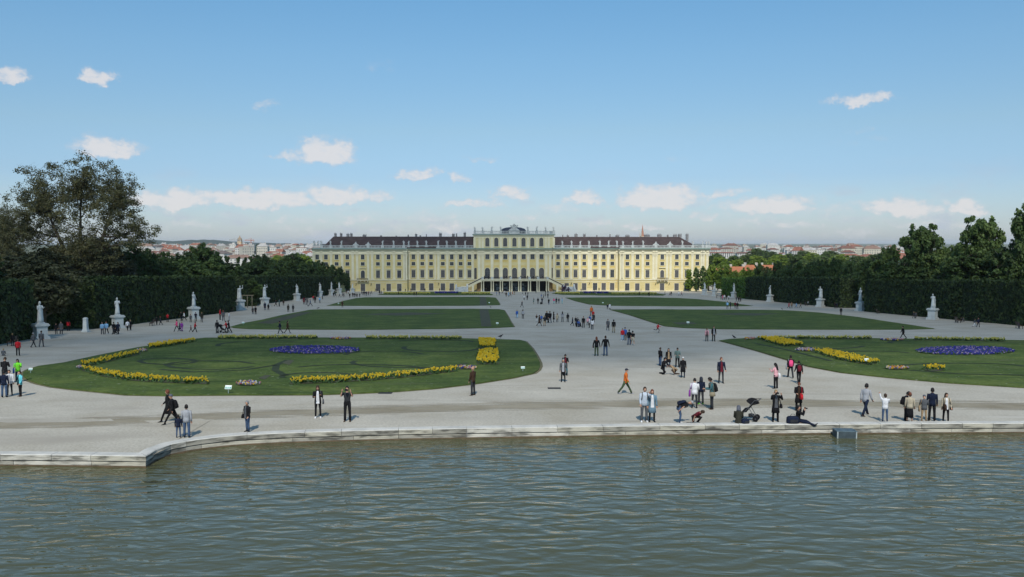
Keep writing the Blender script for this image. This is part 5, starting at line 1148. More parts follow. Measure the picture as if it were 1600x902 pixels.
# ------------------------------------------------------------------ clusters further away: x y h top bottom [pose][face]
CLU = {
 'by the left hedge gap': "88,522.4,17,bk,dg 95.8,522.4,20,gy,nv 107,517.4,17.5,rd,bk 160,522.6,19,lb,nv 166.5,522.4,20,lb,dg 178,522.4,19,bk,bk 184.6,522.4,19.5,nv,bk 199.5,516.8,17,wh,bk,walk 204,516.4,17,bk,bk,walk",
 'in left hedge shade': "245,508,14,bk,bk 251,508,14,dg,dg 262,503.4,13.5,rd,bk 5,556,21,gy,dg,sit,a 20,541,20,bk,bk,stand,a 364,486,13,bk,dg 358,486,12,dg,bk",
 'among left statue walkers': "276.4,518,19,hp,dg 281,518,14,nv,nv 284.2,518,15,pu,pu 298.4,519,11,mr,bk,walk 305,519.4,17,rd,bk 283.4,501.4,14,bk,nv 287.8,501.2,14,wh,bk,walk 298,504,13,gy,dg 306,502.4,14.5,nv,bk 315.4,504,16,ol,dg 344,499.8,17.5,rd,bk 349,502,17,gy,nv 358,501.2,13.5,wh,lg",
 'before the middle left hedge': "395,491,11,dg,jn 399.4,491.4,12.5,bk,bk 414,485,13,nv,jn 419.4,485,10.5,bk,dg 431,479,10.5,dg,bk 436.4,479,12,tg,dg 443,478,9.5,br,bk 450.4,487.8,12.3,ol,bk,stand,a 458,487.8,12,dg,bk,stand,a",
 'beside the far left hedge': "475,476,13,mr,bk 478.4,476.5,12,bk,nv 481,478.5,12,nv,gy 485,478.7,11.5,jn,nv 492.4,473.8,12.5,bk,bk 499.6,474,10,lb,gy 504,467.8,8,nv,bk 489.5,470,8,rd,dg",
 'in the far left crowd': "521,463.5,7,bk,bk 524,463.5,7,dg,bk 530.5,465,7,bk,bk 535.5,464.5,7.5,nv,dg 537.5,464.5,7,bk,bk 546.5,465.6,7.5,bk,dg 551,464,7,dg,bk 553.5,464.6,7.5,bk,nv 556,464.4,7,nv,bk 558,464.8,6.5,bk,bk 562,464.8,6.6,dg,dg 541,459.5,5.8,mr,bk 544,459.6,5.8,wh,bk 554.6,456.3,5.6,bk,bk 565,460.2,6,bk,bk 567.5,461.8,7.4,dg,bk 570,462,7.4,bk,nv",
 'by the far left lawn': "572.5,462.6,7.6,nv,dg 575.5,462,7.2,mr,bk 578.3,462.5,7.5,bk,bk 580.7,459.8,6,dg,bk 586.5,456,5.5,bk,bk 589,456,5.5,dg,bk 593,461,7.5,bk,bk 595.6,460.8,7,nv,bk 600,455.8,5.4,bk,bk 615,455.4,5.3,br,bk",
 'beneath the left palace windows': "625,456.2,5.4,bk,bk 633.5,456.4,5.4,dg,bk 642,456,5.4,nv,bk 647,462,6.4,bk,bk 650.5,462,6.4,dg,bk 664,455.8,5.4,bk,bk 687,455.8,5.4,mr,bk 703,455.5,5.3,bk,bk 711.5,455.4,5.3,dg,bk 622.5,460.8,6.2,bk,dg",
 'before the palace arcade': "776,461.6,5.8,bl,jn 780.2,461.3,6.2,nv,jn 785,458.8,5.2,tn,dg 788.6,459.6,5.6,wh,tn 790.9,463.8,8,bk,bk 794.6,464,8,lb,nv 797.2,463.4,8.2,dg,bk 801,460.8,6,or,tn 804.2,460.8,6.2,br,tn 837.5,458.5,5.6,dg,dg 755.5,456.4,5.6,wh,wh 745.5,455.4,4.6,wh,wh 759.5,456,5.4,bk,bk 841.5,455,5.4,dg,bk",
 'on the path below the arcade': "816.5,462.6,5.6,gy,wh 819,469,8.2,wh,bk 821.3,462,5.8,nv,bk 824.8,462.4,6,bk,gy 823.9,469,8.2,bk,bk",
 'in the upper path crowd': "833.8,475,9.4,tg,be 840.6,475,9.8,bk,dg 845.6,467,7.6,bl,bk 847,475.2,9.8,nv,dg 849,467.2,7.4,gy,bk 852,465.4,7.6,bk,wh 857.5,476,9.4,bk,jn 856,466,7.6,bk,dg 852.5,459,5.6,bk,bk 856.2,459,6,bk,bk",
 'in the row of four': "865.5,474.8,8.8,hp,cy 869.2,474.8,9.6,bk,dg 873.2,474.4,8.6,dg,dg 878.3,474.8,9.4,lb,cy",
 'of the lone path pair': "807.8,497.4,13.5,bl,lb 817,498.2,14.5,lg,dg",
 'in the big dark group': "838.5,503,11.5,br,wh 842.7,509.6,17.5,br,bk 846,504,12,bl,dg 850.8,509.6,16.5,dg,tn 854.4,505,19.2,bk,bk 859.2,505,19.2,bk,nv 865.2,503.8,16.4,bk,dg 870.6,503.6,14.4,be,bk 878.8,503.4,16.4,lg,gy 887.2,503.6,14.6,bk,dg",
 'around the wheelchair': "894.4,509,13,nv,bk 899.6,507,12,bk,nv 902.8,509.6,14,dg,jn 911.6,512.2,17.6,bk,bk 918.4,508.6,13,pk,dg 921.8,506.2,13.4,bl,bk 921,512.4,16,wh,bk 925.3,515.4,17.6,wh,nv 926.9,497.6,13,rd,bk 927.6,504,14,dg,bk 924.2,493.6,16,or,br",
 'of pair at right lawn tip': "949.2,484,9,nv,dg 952.8,484,9.6,wh,bk",
 'beneath the right palace windows': "928.6,456,5.4,bk,bk 936,455.4,5.8,nv,bk 931.8,461.8,5,lg,gy 999,461.8,6,bk,bk 1001.6,455.8,4.6,dg,dg 1014,463,7,bk,bk 1039,460.2,5.6,kh,dg 1046.8,462,6.4,bk,mr 1049,461.8,6.4,bk,dg 1060.6,462,6.6,wh,nv 1065,462,6.6,pk,bk 900,455.5,5,bk,bk 908,455.6,4.6,dg,dg",
 'at the far right lawn tip': "1120,466.4,7,bk,bk 1126.6,468.6,7.6,nv,nv 1129,468.6,8,hp,dg 1131.8,468.6,8.2,wh,bk 1134.6,468.6,8.4,bk,bk 1138.6,468.6,7.4,wh,dg 1136.5,482.8,11.6,lb,nv 1141.2,483,11,nv,bk 1148.6,482,10.4,mr,bk 1152,483.2,12,bk,bk 1150.6,471.4,8.4,gy,dg 1154.2,472.4,8.8,bk,nv 1157.2,471.8,6.6,bk,bk",
 'before the middle right hedge': "1232.6,481.8,9.6,rd,dg 1236.8,481.8,10,tn,br 1244.2,481.4,8.8,lb,dg 1250.8,481.2,8.6,tn,bk 1257.6,477,7,bk,dg,stand,a 1262.4,477.2,7.2,wh,dg 1304.4,482,9.4,bk,gy 1307.6,482,9,nv,dg",
 'by the near right hedge': "1427.6,497.8,11,dg,nv 1430.8,497.8,10,gy,dg 1449,497.6,8,bk,bk 1493.4,504,10,wh,nv,bench,c 1501.6,503.8,9.6,bk,bk,bench,c 1505,503,9,gy,nv,bench,c 1522.8,511,13,gy,wh 1528.3,511.4,15,nv,dg,walk 1591,513,11.5,bl,jn,bench,c",
}
cps = ['stand', 'stand2', 'walk', 'walk2', 'stand', 'stride', 'phone']
def labname(k): return PAL[k][3]
NPER = 0
for ph, txt in CLU.items():
    rows_ = [r_.split(',') for r_ in txt.split()]; rows_.sort(key=lambda r_: float(r_[0]))
    for i, r_ in enumerate(rows_):
        x, y, h = map(float, r_[:3]); tp, bt = r_[3], r_[4]; pose = r_[5] if len(r_) > 5 else R.choice(cps); fc = r_[6] if len(r_) > 6 else R.choice('caacrl')
        hr = R.choice(['short', 'short', 'short', 'bob', 'long', 'short']); hc = R.choice('kkbbry')
        person(x, y, h, pose, fc, tp, R.choice(['jacket', 'jacket', 'jacket', 'coat']) if pose not in ('bench', 'sit') else 'jacket', bt, R.choice(['trousers', 'slim', 'trousers']), hr, hc,
               'person in %s and %s, %s from left %s' % (labname(tp), labname(bt), ORD[i], ph), group='visitors ' + ph, shoe=R.choice(['bk', 'bk', 'br', 'gy']))
        NPER += 1
# people on the terrace
def terr(px, i, col):
    u = U_(px); w = Mpal @ Vector((u, -7.6, DZ1)); o = person(0, 0, 5.6, 'stand', 'c', col, 'jacket', 'bk', 'trousers', 'short', 'k', 'dark figure behind the palace terrace railing, %s from the left' % ORD[i], group='people on the palace terrace', pos=w)
    o.location.z = w.z; o.scale = (.98, .98, .98)
for i, (px, c) in enumerate([(757, 'bk'), (763, 'bk'), (787, 'dg'), (790.5, 'bk'), (794.6, 'bk'), (796.8, 'bk'), (812.5, 'bk'), (819, 'br'), (823, 'bk'), (832, 'dg'), (836, 'bk'), (838.6, 'bk'), (846, 'dg')]): terr(px, i, c)

# ------------------------------------------------------------------ pushchairs, wheelchair, bags on the ground
def pushchair(pos, ang, s, label, big=True):
    o = empty('pushchair', pos, ang, label=label, cat='pushchair'); o.scale = (s, s, s); fr = cloth('gy'); fb = cloth('bk')
    g = MB()
    for sx in (-.26, .26):
        g.tube([(sx, .42, .98), (sx, .30, 1.0), (sx, -.05, .55), (sx, -.38, .14)], .014, 6); g.tube([(sx, .34, .12), (sx, .08, .55), (sx, -.02, .62)], .014, 6)
    g.tube([(-.26, .42, .98), (-.2, .5, 1.02), (.2, .5, 1.02), (.26, .42, .98)], .018, 6); g.tube([(-.26, .34, .14), (.26, .34, .14)], .012, 6); g.build('frame', fr, o)
    for sx in (-.28, .28):
        for (yy, r_) in ((.34, .13), (-.40, .10)):
            Mw = Matrix.Translation((sx, yy, r_)) @ Matrix.Rotation(pi / 2, 4, 'Y'); g = MB(); g.lathe([(r_ * .75, -.02), (r_, -.018), (r_, .018), (r_ * .75, .02)], 16, M=Mw); w_ = g.build('wheel', fb, o)
            g = MB(); g.lathe([(.03, -.026), (.03, .026)], 8, M=Mw)
            for q in range(5): g.tube([Mw @ Vector((0, 0, 0)), Mw @ Vector((r_ * .8 * cos(q * 1.257), r_ * .8 * sin(q * 1.257), 0))], .006, 4)
            g.build('spokes', fr, w_)
    g = MB(); rs = []
    for (y, z, w, h) in ((-.34, .36, .18, .04), (-.26, .46, .22, .10), (.0, .50, .23, .14), (.12, .68, .23, .17), (.22, .92, .22, .14)): rs.append([(w * cos(2 * pi * k / 10), y + h * sin(2 * pi * k / 10) * .8, z + h * sin(2 * pi * k / 10)) for k in range(10)])
    g.rings(rs); g.build('seat', fb, o)
    g = MB(); rs = []
    for i in range(6):
        a = radians(-75 + i * 27); rs.append([(.22 * cos(b), .16 - .33 * sin(b) * sin(a), .74 + .33 * sin(b) * cos(a)) for b in [pi * k / 8 for k in range(9)]])
    vs = [p for r_ in rs for p in r_]; fs = [(i * 9 + k, i * 9 + k + 1, (i + 1) * 9 + k + 1, (i + 1) * 9 + k) for i in range(5) for k in range(8)]
    g.add(vs, fs, 0, True); g.build('hood', fb, o)
    g = MB(); g.rings([[(.16 * cos(2 * pi * k / 8), .12 + .14 * sin(2 * pi * k / 8), z) for k in range(8)] for z in (.17, .30)]); g.build('basket', cloth('dg'), o)
q = gp(1173, 659); pushchair(Vector((q.x, q.y + .35, gz(q.y))), radians(-115), 1.08, 'black pushchair with raised hood parked beside the seated olive coat')
q = gp(346.5, 520.3); pushchair(q, radians(75), 1.05, 'small pushchair between the man in black and the red jacket')
q = gp(180.5, 522.6); pushchair(q, radians(10), 1.0, 'dark pushchair before the second left statue')
q = gp(904, 511); q2 = q
def wheelchair(pos, label):
    o = empty('wheelchair', pos, .4, label=label, cat='wheelchair'); fb = cloth('bk'); fr = cloth('gy')
    for sx in (-.3, .3):
        Mw = Matrix.Translation((sx, .1, .31)) @ Matrix.Rotation(pi / 2, 4, 'Y'); g = MB(); g.lathe([(.28, -.02), (.31, 0), (.28, .02), (.26, 0)], 20, M=Mw)
        for k in range(8): g.tube([Mw @ Vector((0, 0, 0)), Mw @ Vector((.28 * cos(k * pi / 4), .28 * sin(k * pi / 4), 0))], .006, 4)
        g.build('wheel', fb, o); Mw = Matrix.Translation((sx * .8, -.38, .1)) @ Matrix.Rotation(pi / 2, 4, 'Y'); g = MB(); g.lathe([(.08, -.02), (.1, 0), (.08, .02)], 12, M=Mw); g.build('wheel', fb, o)
    g = MB(); g.box(-.24, .24, -.22, .22, .46, .52); g.box(-.24, .24, .2, .25, .52, .95); g.build('seat', cloth('nv'), o)
    g = MB()
    for sx in (-.25, .25): g.tube([(sx, .38, .95), (sx, .23, .93), (sx, .22, .3)], .015, 6); g.tube([(sx, .22, .7), (sx, -.2, .7), (sx, -.24, .45), (sx, -.4, .15)], .015, 6)
    g.build('frame', fr, o)
wheelchair(q, 'wheelchair in the middle of the group on the main path')
sit_ = person(904, 511, 14, 'bench', 'c', 'bl', 'jacket', 'jn', 'trousers', 'short', 'g', 'person in blue seated in the wheelchair', pos=Vector((q.x, q.y + .05, q.z)))
def lump(name, px, py, col, label, s=(.35, .25, .2), cat='bag', rimm=False):
    q = gp(px, py)
    if rimm: yy = rimy(q.x) + .3; c = atd(px, py, yy); q = Vector((c.x, yy, RIMZ))
    o = empty(name, q, R.uniform(-.3, .3), label=label, cat=cat); g = MB()
    g.rings([[(s[0] * f_ * abs(cos(a)) ** .6 * (1 if cos(a) > 0 else -1), s[1] * f_ * abs(sin(a)) ** .6 * (1 if sin(a) > 0 else -1), z * s[2]) for a in [2 * pi * k / 14 for k in range(14)]] for z, f_ in ((0, .9), (.15, 1), (.75, .95), (.95, .75), (1, .3))]); g.build('bag_body', cloth(col), o)
    g = MB(); g.tube([(-s[0] * .5, 0, s[2] * .9), (-s[0] * .2, -.02, s[2] * 1.3), (s[0] * .2, -.02, s[2] * 1.3), (s[0] * .5, 0, s[2] * .9)], .012, 6); g.box(-s[0] * .6, s[0] * .6, -s[1] - .02, -s[1] * .9, s[2] * .2, s[2] * .6); g.build('handle', cloth('dg'), o)
lump('travel_bag', 1238.5, 659, 'nv', 'navy bag lying on the rim left of the seated photographer', (.3, .2, .34), rimm=True)
lump('travel_bag', 1164.5, 659, 'nv', 'small navy bag on the rim between the olive coat and pushchair', (.2, .14, .22), rimm=True)
lump('suitcase', 845.5, 475.6, 'bk', 'small black suitcase standing in the middle crowd', (.3, .2, .55), 'suitcase')
# stone post, timber frame, benches, street lamp
q = gp(134, 519); g = MB(); o = empty('stone_post', q, label='tapering stone post standing in front of the left hedge gap', cat='stone post')
g.rings([[(s_ * w, t_ * w, z) for s_, t_ in ((-1, -1), (1, -1), (1, 1), (-1, 1))] for z, w in ((-.1, .42), (.18, .40), (.2, .32), (.45, .26), (1.7, .22))], 0, False); g.build('shaft', PED, o)
g = MB(); g.rings([[(s_ * w, t_ * w, z) for s_, t_ in ((-1, -1), (1, -1), (1, 1), (-1, 1))] for z, w in ((1.7, .25), (1.78, .25), (1.9, .12))], 0, False); g.build('cap_stone', PED, o)
WD = mat('grey_timber', (.22, .19, .13), (.15, .13, .09), scale=3, rough=.9)
q = gp(388, 481); o = empty('timber_frame', q, label='timber post frame with crossbar in the left hedge opening', cat='timber frame'); hT = 13 / F * q.y + .9
for dx in (-1.4, -.2, .9):
    g = MB(); g.lathe([(.11, -.1), (.09, hT)], 8, c=(dx, 0)); g.build('post', WD, o)
g = MB(); g.box(-1.7, 1.3, -.08, .08, hT - .05, hT + .14); g.build('crossbar', WD, o)
BW = mat('bench_wood', (.10, .06, .035), (.07, .045, .03), scale=4, rough=.7)
def bench(px, py, ang, label):
    q = gp(px, py); o = empty('park_bench', q, ang, label=label, cat='bench', group='park benches along the hedges'); g = MB()
    for i in range(4): g.box(-.9, .9, -.22 + i * .12, -.12 + i * .12, .42, .46)
    g.build('seat', BW, o); g = MB()
    for i in range(3): g.box(-.9, .9, .26 + i * .02, .30 + i * .02, .55 + i * .14, .65 + i * .14)
    g.build('backrest', BW, o)
    for x in (-.75, .75):
        g = MB(); g.box(x - .03, x + .03, -.2, -.14, 0, .42); g.box(x - .03, x + .03, .2, .26, 0, .95); g.box(x - .03, x + .03, -.2, .26, .38, .42); g.build('leg', PIR, o)
for (x, y, a, lb) in [(237, 509, -1.3, 'dark bench in the shade against the left hedge, nearer one'), (362, 487.5, -1.3, 'dark bench against the left hedge near the fourth statue'), (1180, 467.2, 1.3, 'dark bench against the right hedge left of the middle statue'), (1260, 478, 1.3, 'bench against the right hedge near the second middle statue'), (1372, 490.5, 1.3, 'bench at the left end of the near right hedge'), (1497, 504.5, 1.3, 'bench with two people by the near right hedge'), (1593, 513.6, 1.3, 'bench at the right picture edge with a person in blue'), (18, 540, -1.3, 'dark bench against the left hedge at the picture edge')]:
    bench(x, y, a, lb)
# birds: two dark crows and a pigeon
BD = mat('feathers', (.02, .02, .025))
def bird(px, py, label, s=1):
    q = gp(px, py); o = empty('bird', q, R.uniform(0, 6), label=label, cat='bird'); o.scale = (s, s, s); g = MB()
    g.rings([[(w * cos(2 * pi * k / 8), y, z + h * sin(2 * pi * k / 8)) for k in range(8)] for y, z, w, h in ((.26, .12, .02, .008), (.16, .14, .05, .03), (.02, .17, .07, .065), (-.1, .20, .06, .06), (-.15, .25, .035, .04), (-.19, .28, .035, .035), (-.23, .275, .02, .015), (-.28, .265, .004, .004))])
    for sx in (-.03, .03): g.tube([(sx, 0, .13), (sx, .01, .0)], .006, 4)
    g.build('body', BD, o)
bird(782, 529, 'dark crow on the gravel at the left lawn far right corner', 1.6); bird(1029 + 118, 530, 'dark bird on the gravel at the right lawn left tip', 1.5); bird(1222, 484.4, 'small dark bird on the gravel before the second right lawn', 1.3)
bird(497, 483, 'small dark bird on the gravel behind the second left lawn', 1.4); bird(766.5, 481.5, 'small dark bird between the second and third left lawns', 1.4)
# drain covers
g = MB()
for (x, y) in ((602, 614.6), (866, 607)):
    q = gp(x, y); g = MB(); g.box(-.42, .42, -.3, .3, 0, .012); g.box(-.36, .36, -.24, .24, .012, .018); g.build('drain_cover', cloth('dg'), None, q, 0, label='small dark drain cover in gravel %s' % ('at the front edge of the left lawn' if x < 700 else 'in front of the grey haired woman'), cat='drain cover')
# ------------------------------------------------------------------ hedges
HD = leafmat('hedge_leaves', (.028, .045, .013), (.066, .095, .026), (.044, .066, .018), .15, 1.3)
HB = leafmat('bright_hedge_leaves', (.09, .17, .024), (.18, .28, .045), (.13, .22, .034), .3, 1.1)
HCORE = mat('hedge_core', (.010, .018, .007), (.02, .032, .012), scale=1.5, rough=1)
def hedge(x0, y0, x1, y1, h, th, label, side, mtl=HD, dens=26, group='clipped hedges', h1=None, ls=.16, name='clipped_hedge', seed=1, ragged=.10):
    """(x0,y0)-(x1,y1) is the garden-facing base line, side=-1: hedge lies left of it"""
    a = Vector((x0, y0, 0)); b = Vector((x1, y1, 0)); d = (b - a); L_n = d.length; d.normalize(); n = Vector((-d.y, d.x, 0)); 
    if n.x * side < 0: n = -n
    h1 = h1 or h; o = empty(name, (x0, y0, gz(y0)), label=label, cat='hedge', group=group); base = gz(y0)
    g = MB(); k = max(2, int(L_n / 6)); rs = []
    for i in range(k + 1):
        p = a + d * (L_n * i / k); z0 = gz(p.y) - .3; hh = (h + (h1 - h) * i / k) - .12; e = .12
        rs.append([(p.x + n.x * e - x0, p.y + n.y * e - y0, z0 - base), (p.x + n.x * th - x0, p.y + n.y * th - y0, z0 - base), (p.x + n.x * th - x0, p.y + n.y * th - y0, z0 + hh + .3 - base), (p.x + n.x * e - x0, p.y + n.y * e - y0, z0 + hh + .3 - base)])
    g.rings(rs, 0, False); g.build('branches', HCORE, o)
    rs_ = np.random.RandomState(seed)
    def face(cnt, fn):
        P, N = fn(cnt); P = P + rs_.normal(0, ragged, (cnt, 1)) * N
        D = rdir(cnt) * .75 + N; D /= np.linalg.norm(D, axis=1)[:, None]; T_ = np.cross(D, rdir(cnt)); T_ /= np.linalg.norm(T_, axis=1)[:, None]; B_ = np.cross(D, T_)
        s = ls * rs_.uniform(.6, 1.3, cnt)[:, None]; return P, T_ * s, B_ * s * .62
    dn = np.array(d); nn_ = np.array(n); aa = np.array([0, 0, 0.])
    def base_z(t_): return np.array([gz(y0 + d.y * q) for q in t_]) - base
    def front(c):
        t_ = rs_.uniform(0, L_n, c); z = rs_.uniform(0, 1, c) * (h + (h1 - h) * t_ / L_n); bulge = .10 * np.sin(t_ * .7 + seed) + .07 * np.sin(t_ * 2.3 + z * 1.7) + .05 * np.sin(z * 3.1 + t_ * .9); P = dn * t_[:, None] + nn_ * (.05 + bulge[:, None]); P[:, 2] = base_z(t_) + z; return P, np.tile(-nn_, (c, 1))
    def top(c):
        t_ = rs_.uniform(0, L_n, c); w = rs_.uniform(0, th, c); P = dn * t_[:, None] + nn_ * w[:, None]; P[:, 2] = base_z(t_) + h + (h1 - h) * t_ / L_n + .05 * np.sin(t_ * 1.3); return P, np.tile([0, 0, 1.], (c, 1))
    def end(c, t0, sg):
        w = rs_.uniform(0, th, c); hh = h if t0 == 0 else h1; z = rs_.uniform(0, hh, c); P = dn * t0 + nn_ * w[:, None]; P[:, 2] = gz(y0 + d.y * t0) - base + z; return P, np.tile(dn * sg, (c, 1))
    L4 = [face(int(L_n * h * dens), front), face(int(L_n * th * dens * .9), top), face(int(th * h * dens * 1.2), lambda c: end(c, 0, -1)), face(int(th * h * dens), lambda c: end(c, L_n, 1))]
    link('leaves', quads('leaves', *[np.vstack([q[i] for q in L4]) for i in range(3)], [mtl]), o); return o
def hseg(pa, pb, h, th, label, side, h1=None, out=0, **kw):
    a, b = gp(*pa), gp(*pb); a.x += side * out; b.x += side * out; return hedge(a.x, a.y, b.x, b.y, h, th, label, side, h1=h1, **kw)
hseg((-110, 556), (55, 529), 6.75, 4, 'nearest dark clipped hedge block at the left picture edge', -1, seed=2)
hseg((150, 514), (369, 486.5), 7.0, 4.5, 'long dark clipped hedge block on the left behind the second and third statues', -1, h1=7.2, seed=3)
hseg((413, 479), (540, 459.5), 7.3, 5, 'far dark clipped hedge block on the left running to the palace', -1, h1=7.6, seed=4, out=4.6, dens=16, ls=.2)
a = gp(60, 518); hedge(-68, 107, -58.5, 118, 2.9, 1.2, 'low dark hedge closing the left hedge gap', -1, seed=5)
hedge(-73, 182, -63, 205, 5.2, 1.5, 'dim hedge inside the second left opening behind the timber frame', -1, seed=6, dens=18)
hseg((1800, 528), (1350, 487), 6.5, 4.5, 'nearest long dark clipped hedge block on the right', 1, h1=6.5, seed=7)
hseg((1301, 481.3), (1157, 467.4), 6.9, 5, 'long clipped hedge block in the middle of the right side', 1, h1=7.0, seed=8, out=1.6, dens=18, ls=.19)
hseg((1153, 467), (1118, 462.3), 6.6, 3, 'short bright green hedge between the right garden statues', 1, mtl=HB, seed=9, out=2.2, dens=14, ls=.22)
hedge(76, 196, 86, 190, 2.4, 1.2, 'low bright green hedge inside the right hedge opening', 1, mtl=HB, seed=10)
# ------------------------------------------------------------------ trees
BARK = mat('bark', (.055, .045, .034), (.10, .085, .065), scale=2.5, rough=.95, bump=.5, detail=8, stretch=(1, 1, .3))
LF = {'plane': leafmat('plane_leaves', (.11, .105, .045), (.20, .185, .08), (.15, .14, .058), .2, .3), 'dark': leafmat('dark_tree_leaves', (.038, .066, .019), (.090, .135, .038), (.058, .096, .028), .22, .3),
      'mid': leafmat('mid_tree_leaves', (.065, .105, .028), (.14, .195, .055), (.095, .145, .04), .25, .35), 'bright': leafmat('bright_tree_leaves', (.13, .20, .025), (.26, .33, .055), (.18, .26, .038), .35, .4), 'brown': leafmat('bronze_tree_leaves', (.048, .054, .024), (.088, .092, .040), (.066, .07, .032), .2, .3)}
def treemesh(seed, H, blobs, nclump, nleaf, lsz, cr, trunk_r=.5, first=.25, limbs=8, elong=1, forks=1, spread_leaf=1.0, surf=.55):
    """blobs: list of (x, y, z, rx, ry, rz) as fractions of H (crown volumes)"""
    r = random.Random(seed); nr = np.random.RandomState(seed); tr = MB(); vol = [b[3] * b[4] * b[5] for b in blobs]; pts = []
    for i in range(nclump):
        b = r.choices(blobs, vol)[0]; v = nr.normal(size=3); v /= np.linalg.norm(v); q = r.uniform(surf, 1.0) if r.random() < .75 else r.uniform(.1, surf)
        pts.append(Vector((b[0] + v[0] * b[3] * q, b[1] + v[1] * b[4] * q, b[2] + v[2] * b[5] * q)) * H)
    nodes = []   # (pos, radius)
    def bez(p0, p1, p2, p3, n): return [p0 * (1 - t) ** 3 + p1 * 3 * t * (1 - t) ** 2 + p2 * 3 * t * t * (1 - t) + p3 * t ** 3 for t in [i / n for i in range(n + 1)]]
    tz = max(b[2] + b[5] * .75 for b in blobs) * H; stems = []
    for s_ in range(forks):
        bx = [b for b in blobs][s_ % len(blobs)]; topp = Vector((bx[0] * H, bx[1] * H, tz * (.82 if forks > 1 else .9)))
        base = Vector((r.uniform(-.3, .3) * (forks > 1), r.uniform(-.3, .3) * (forks > 1), -.4)); pth = bez(base, base + Vector((0, 0, H * .3)), Vector((topp.x * .8 + r.uniform(-.04, .04) * H, topp.y * .8, H * .45)), topp, 14)
        rad = [trunk_r * (1 - .93 * (i / 14) ** .8) * (1 if forks == 1 else .75) + .03 for i in range(15)]; rad[0] *= 1.35; tr.tube(pth, rad, 8); nodes += [(p, q) for p, q in zip(pth, rad) if p.z > H * first]
    far = sorted(pts, key=lambda p: -(p.x ** 2 + p.y ** 2 + (p.z - H * .55) ** 2)); ch = []
    for p in far:
        if all((p - c).length > H * .16 for c in ch): ch.append(p)
        if len(ch) >= limbs: break
    for p in ch:
        c = [nd for nd in nodes if nd[0].z < p.z - .02 * H] or nodes; st = min(c, key=lambda nd: (nd[0] - p).length + abs((p.z - nd[0].z) - .5 * (Vector((p.x, p.y)) - Vector((nd[0].x, nd[0].y))).length) * .7)
        dlt = p - st[0]; m1 = st[0] + dlt * .3 + Vector((0, 0, -.02 * H)) + Vector(nr.normal(0, .02 * H, 3)); m2 = st[0] + dlt * .7 + Vector((0, 0, .05 * H)) + Vector(nr.normal(0, .02 * H, 3)); pth = bez(st[0], m1, m2, p, 9); r0 = min(st[1] * .75, trunk_r * .45)
        rad = [max(.025, r0 * (1 - .9 * i / 9)) for i in range(10)]; tr.tube(pth, rad, 6); nodes += list(zip(pth, rad))[2:]
    for p in pts:
        st = min(nodes, key=lambda nd: (nd[0] - p).length); dlt = p - st[0]
        if dlt.length < .3: continue
        pth = bez(st[0], st[0] + dlt * .35 + Vector(nr.normal(0, .08, 3)) * dlt.length, st[0] + dlt * .7 + Vector(nr.normal(0, .08, 3)) * dlt.length, p, 4); r0 = min(st[1] * .6, .09 * H / 25 + .02)
        tr.tube(pth, [max(.015, r0 * (1 - .8 * i / 4)) for i in range(5)], 4)
        if len(nodes) < 900: nodes += [(pth[2], r0 * .6)]
        for _ in range(2):
            e = p + Vector(nr.normal(0, cr * .6, 3)); tr.tube([pth[3], (pth[3] + e) / 2 + Vector(nr.normal(0, .1, 3)), e], [r0 * .35, r0 * .25, .012], 3)
    per = max(1, nleaf // len(pts)); P = np.repeat(np.array([tuple(p) for p in pts]), per, 0); n = len(P); sz = np.repeat(nr.uniform(.6, 1.25, len(pts)), per)
    v = nr.normal(size=(n, 3)); v /= np.linalg.norm(v, axis=1)[:, None]; q = nr.uniform(.0, 1, n) ** .5
    P = P + v * (q * sz * cr)[:, None] * np.array([elong, elong, .72]) ; D = v * .6 + nr.normal(size=(n, 3)) * .6 + np.array([0, 0, .5]); D /= np.linalg.norm(D, axis=1)[:, None]
    T_ = np.cross(D, nr.normal(size=(n, 3))); T_ /= np.linalg.norm(T_, axis=1)[:, None]; B_ = np.cross(D, T_); s = lsz * nr.uniform(.6, 1.35, n)[:, None]
    return tr.mesh('trunk'), (P, T_ * s, B_ * s * .7)
def proto(key, *a, **k):
    t_, (P, U2, V2) = treemesh(*a, **k); t_.materials.append(BARK); return t_, quads('crown', P, U2, V2, [LF['dark']])
TP = {
 'round': proto('round', 11, 10, [(0, 0, .56, .34, .34, .30), (.08, .05, .78, .20, .20, .17), (-.15, 0, .45, .25, .25, .2), (.16, -.05, .42, .24, .24, .2)], 280, 20000, .125, .62, .28, limbs=11, first=.15),
 'round2': proto('round2', 23, 10, [(-.06, 0, .52, .34, .32, .28), (-.12, .05, .74, .20, .20, .18), (.16, 0, .60, .24, .24, .22), (.05, 0, .34, .32, .3, .2)], 280, 20000, .125, .6, .28, limbs=9, first=.15),
 'oak': proto('oak', 31, 10, [(0, 0, .60, .38, .36, .24), (-.2, 0, .72, .18, .18, .14), (.18, .05, .78, .20, .2, .16), (.28, 0, .5, .16, .18, .13), (-.27, 0, .5, .17, .18, .14), (0, 0, .34, .28, .28, .2)], 230, 19000, .12, .55, .3, limbs=12, first=.2),
 'tall': proto('tall', 41, 10, [(0, 0, .5, .20, .20, .42), (.05, 0, .3, .22, .22, .25)], 130, 13000, .14, .6, .22, limbs=6, first=.08),
 'conifer': proto('conifer', 47, 10, [(0, 0, .25, .26, .26, .22), (0, 0, .48, .19, .19, .22), (0, 0, .7, .12, .12, .2), (0, 0, .86, .055, .055, .12)], 150, 14000, .13, .45, .2, limbs=4, first=.06),
}
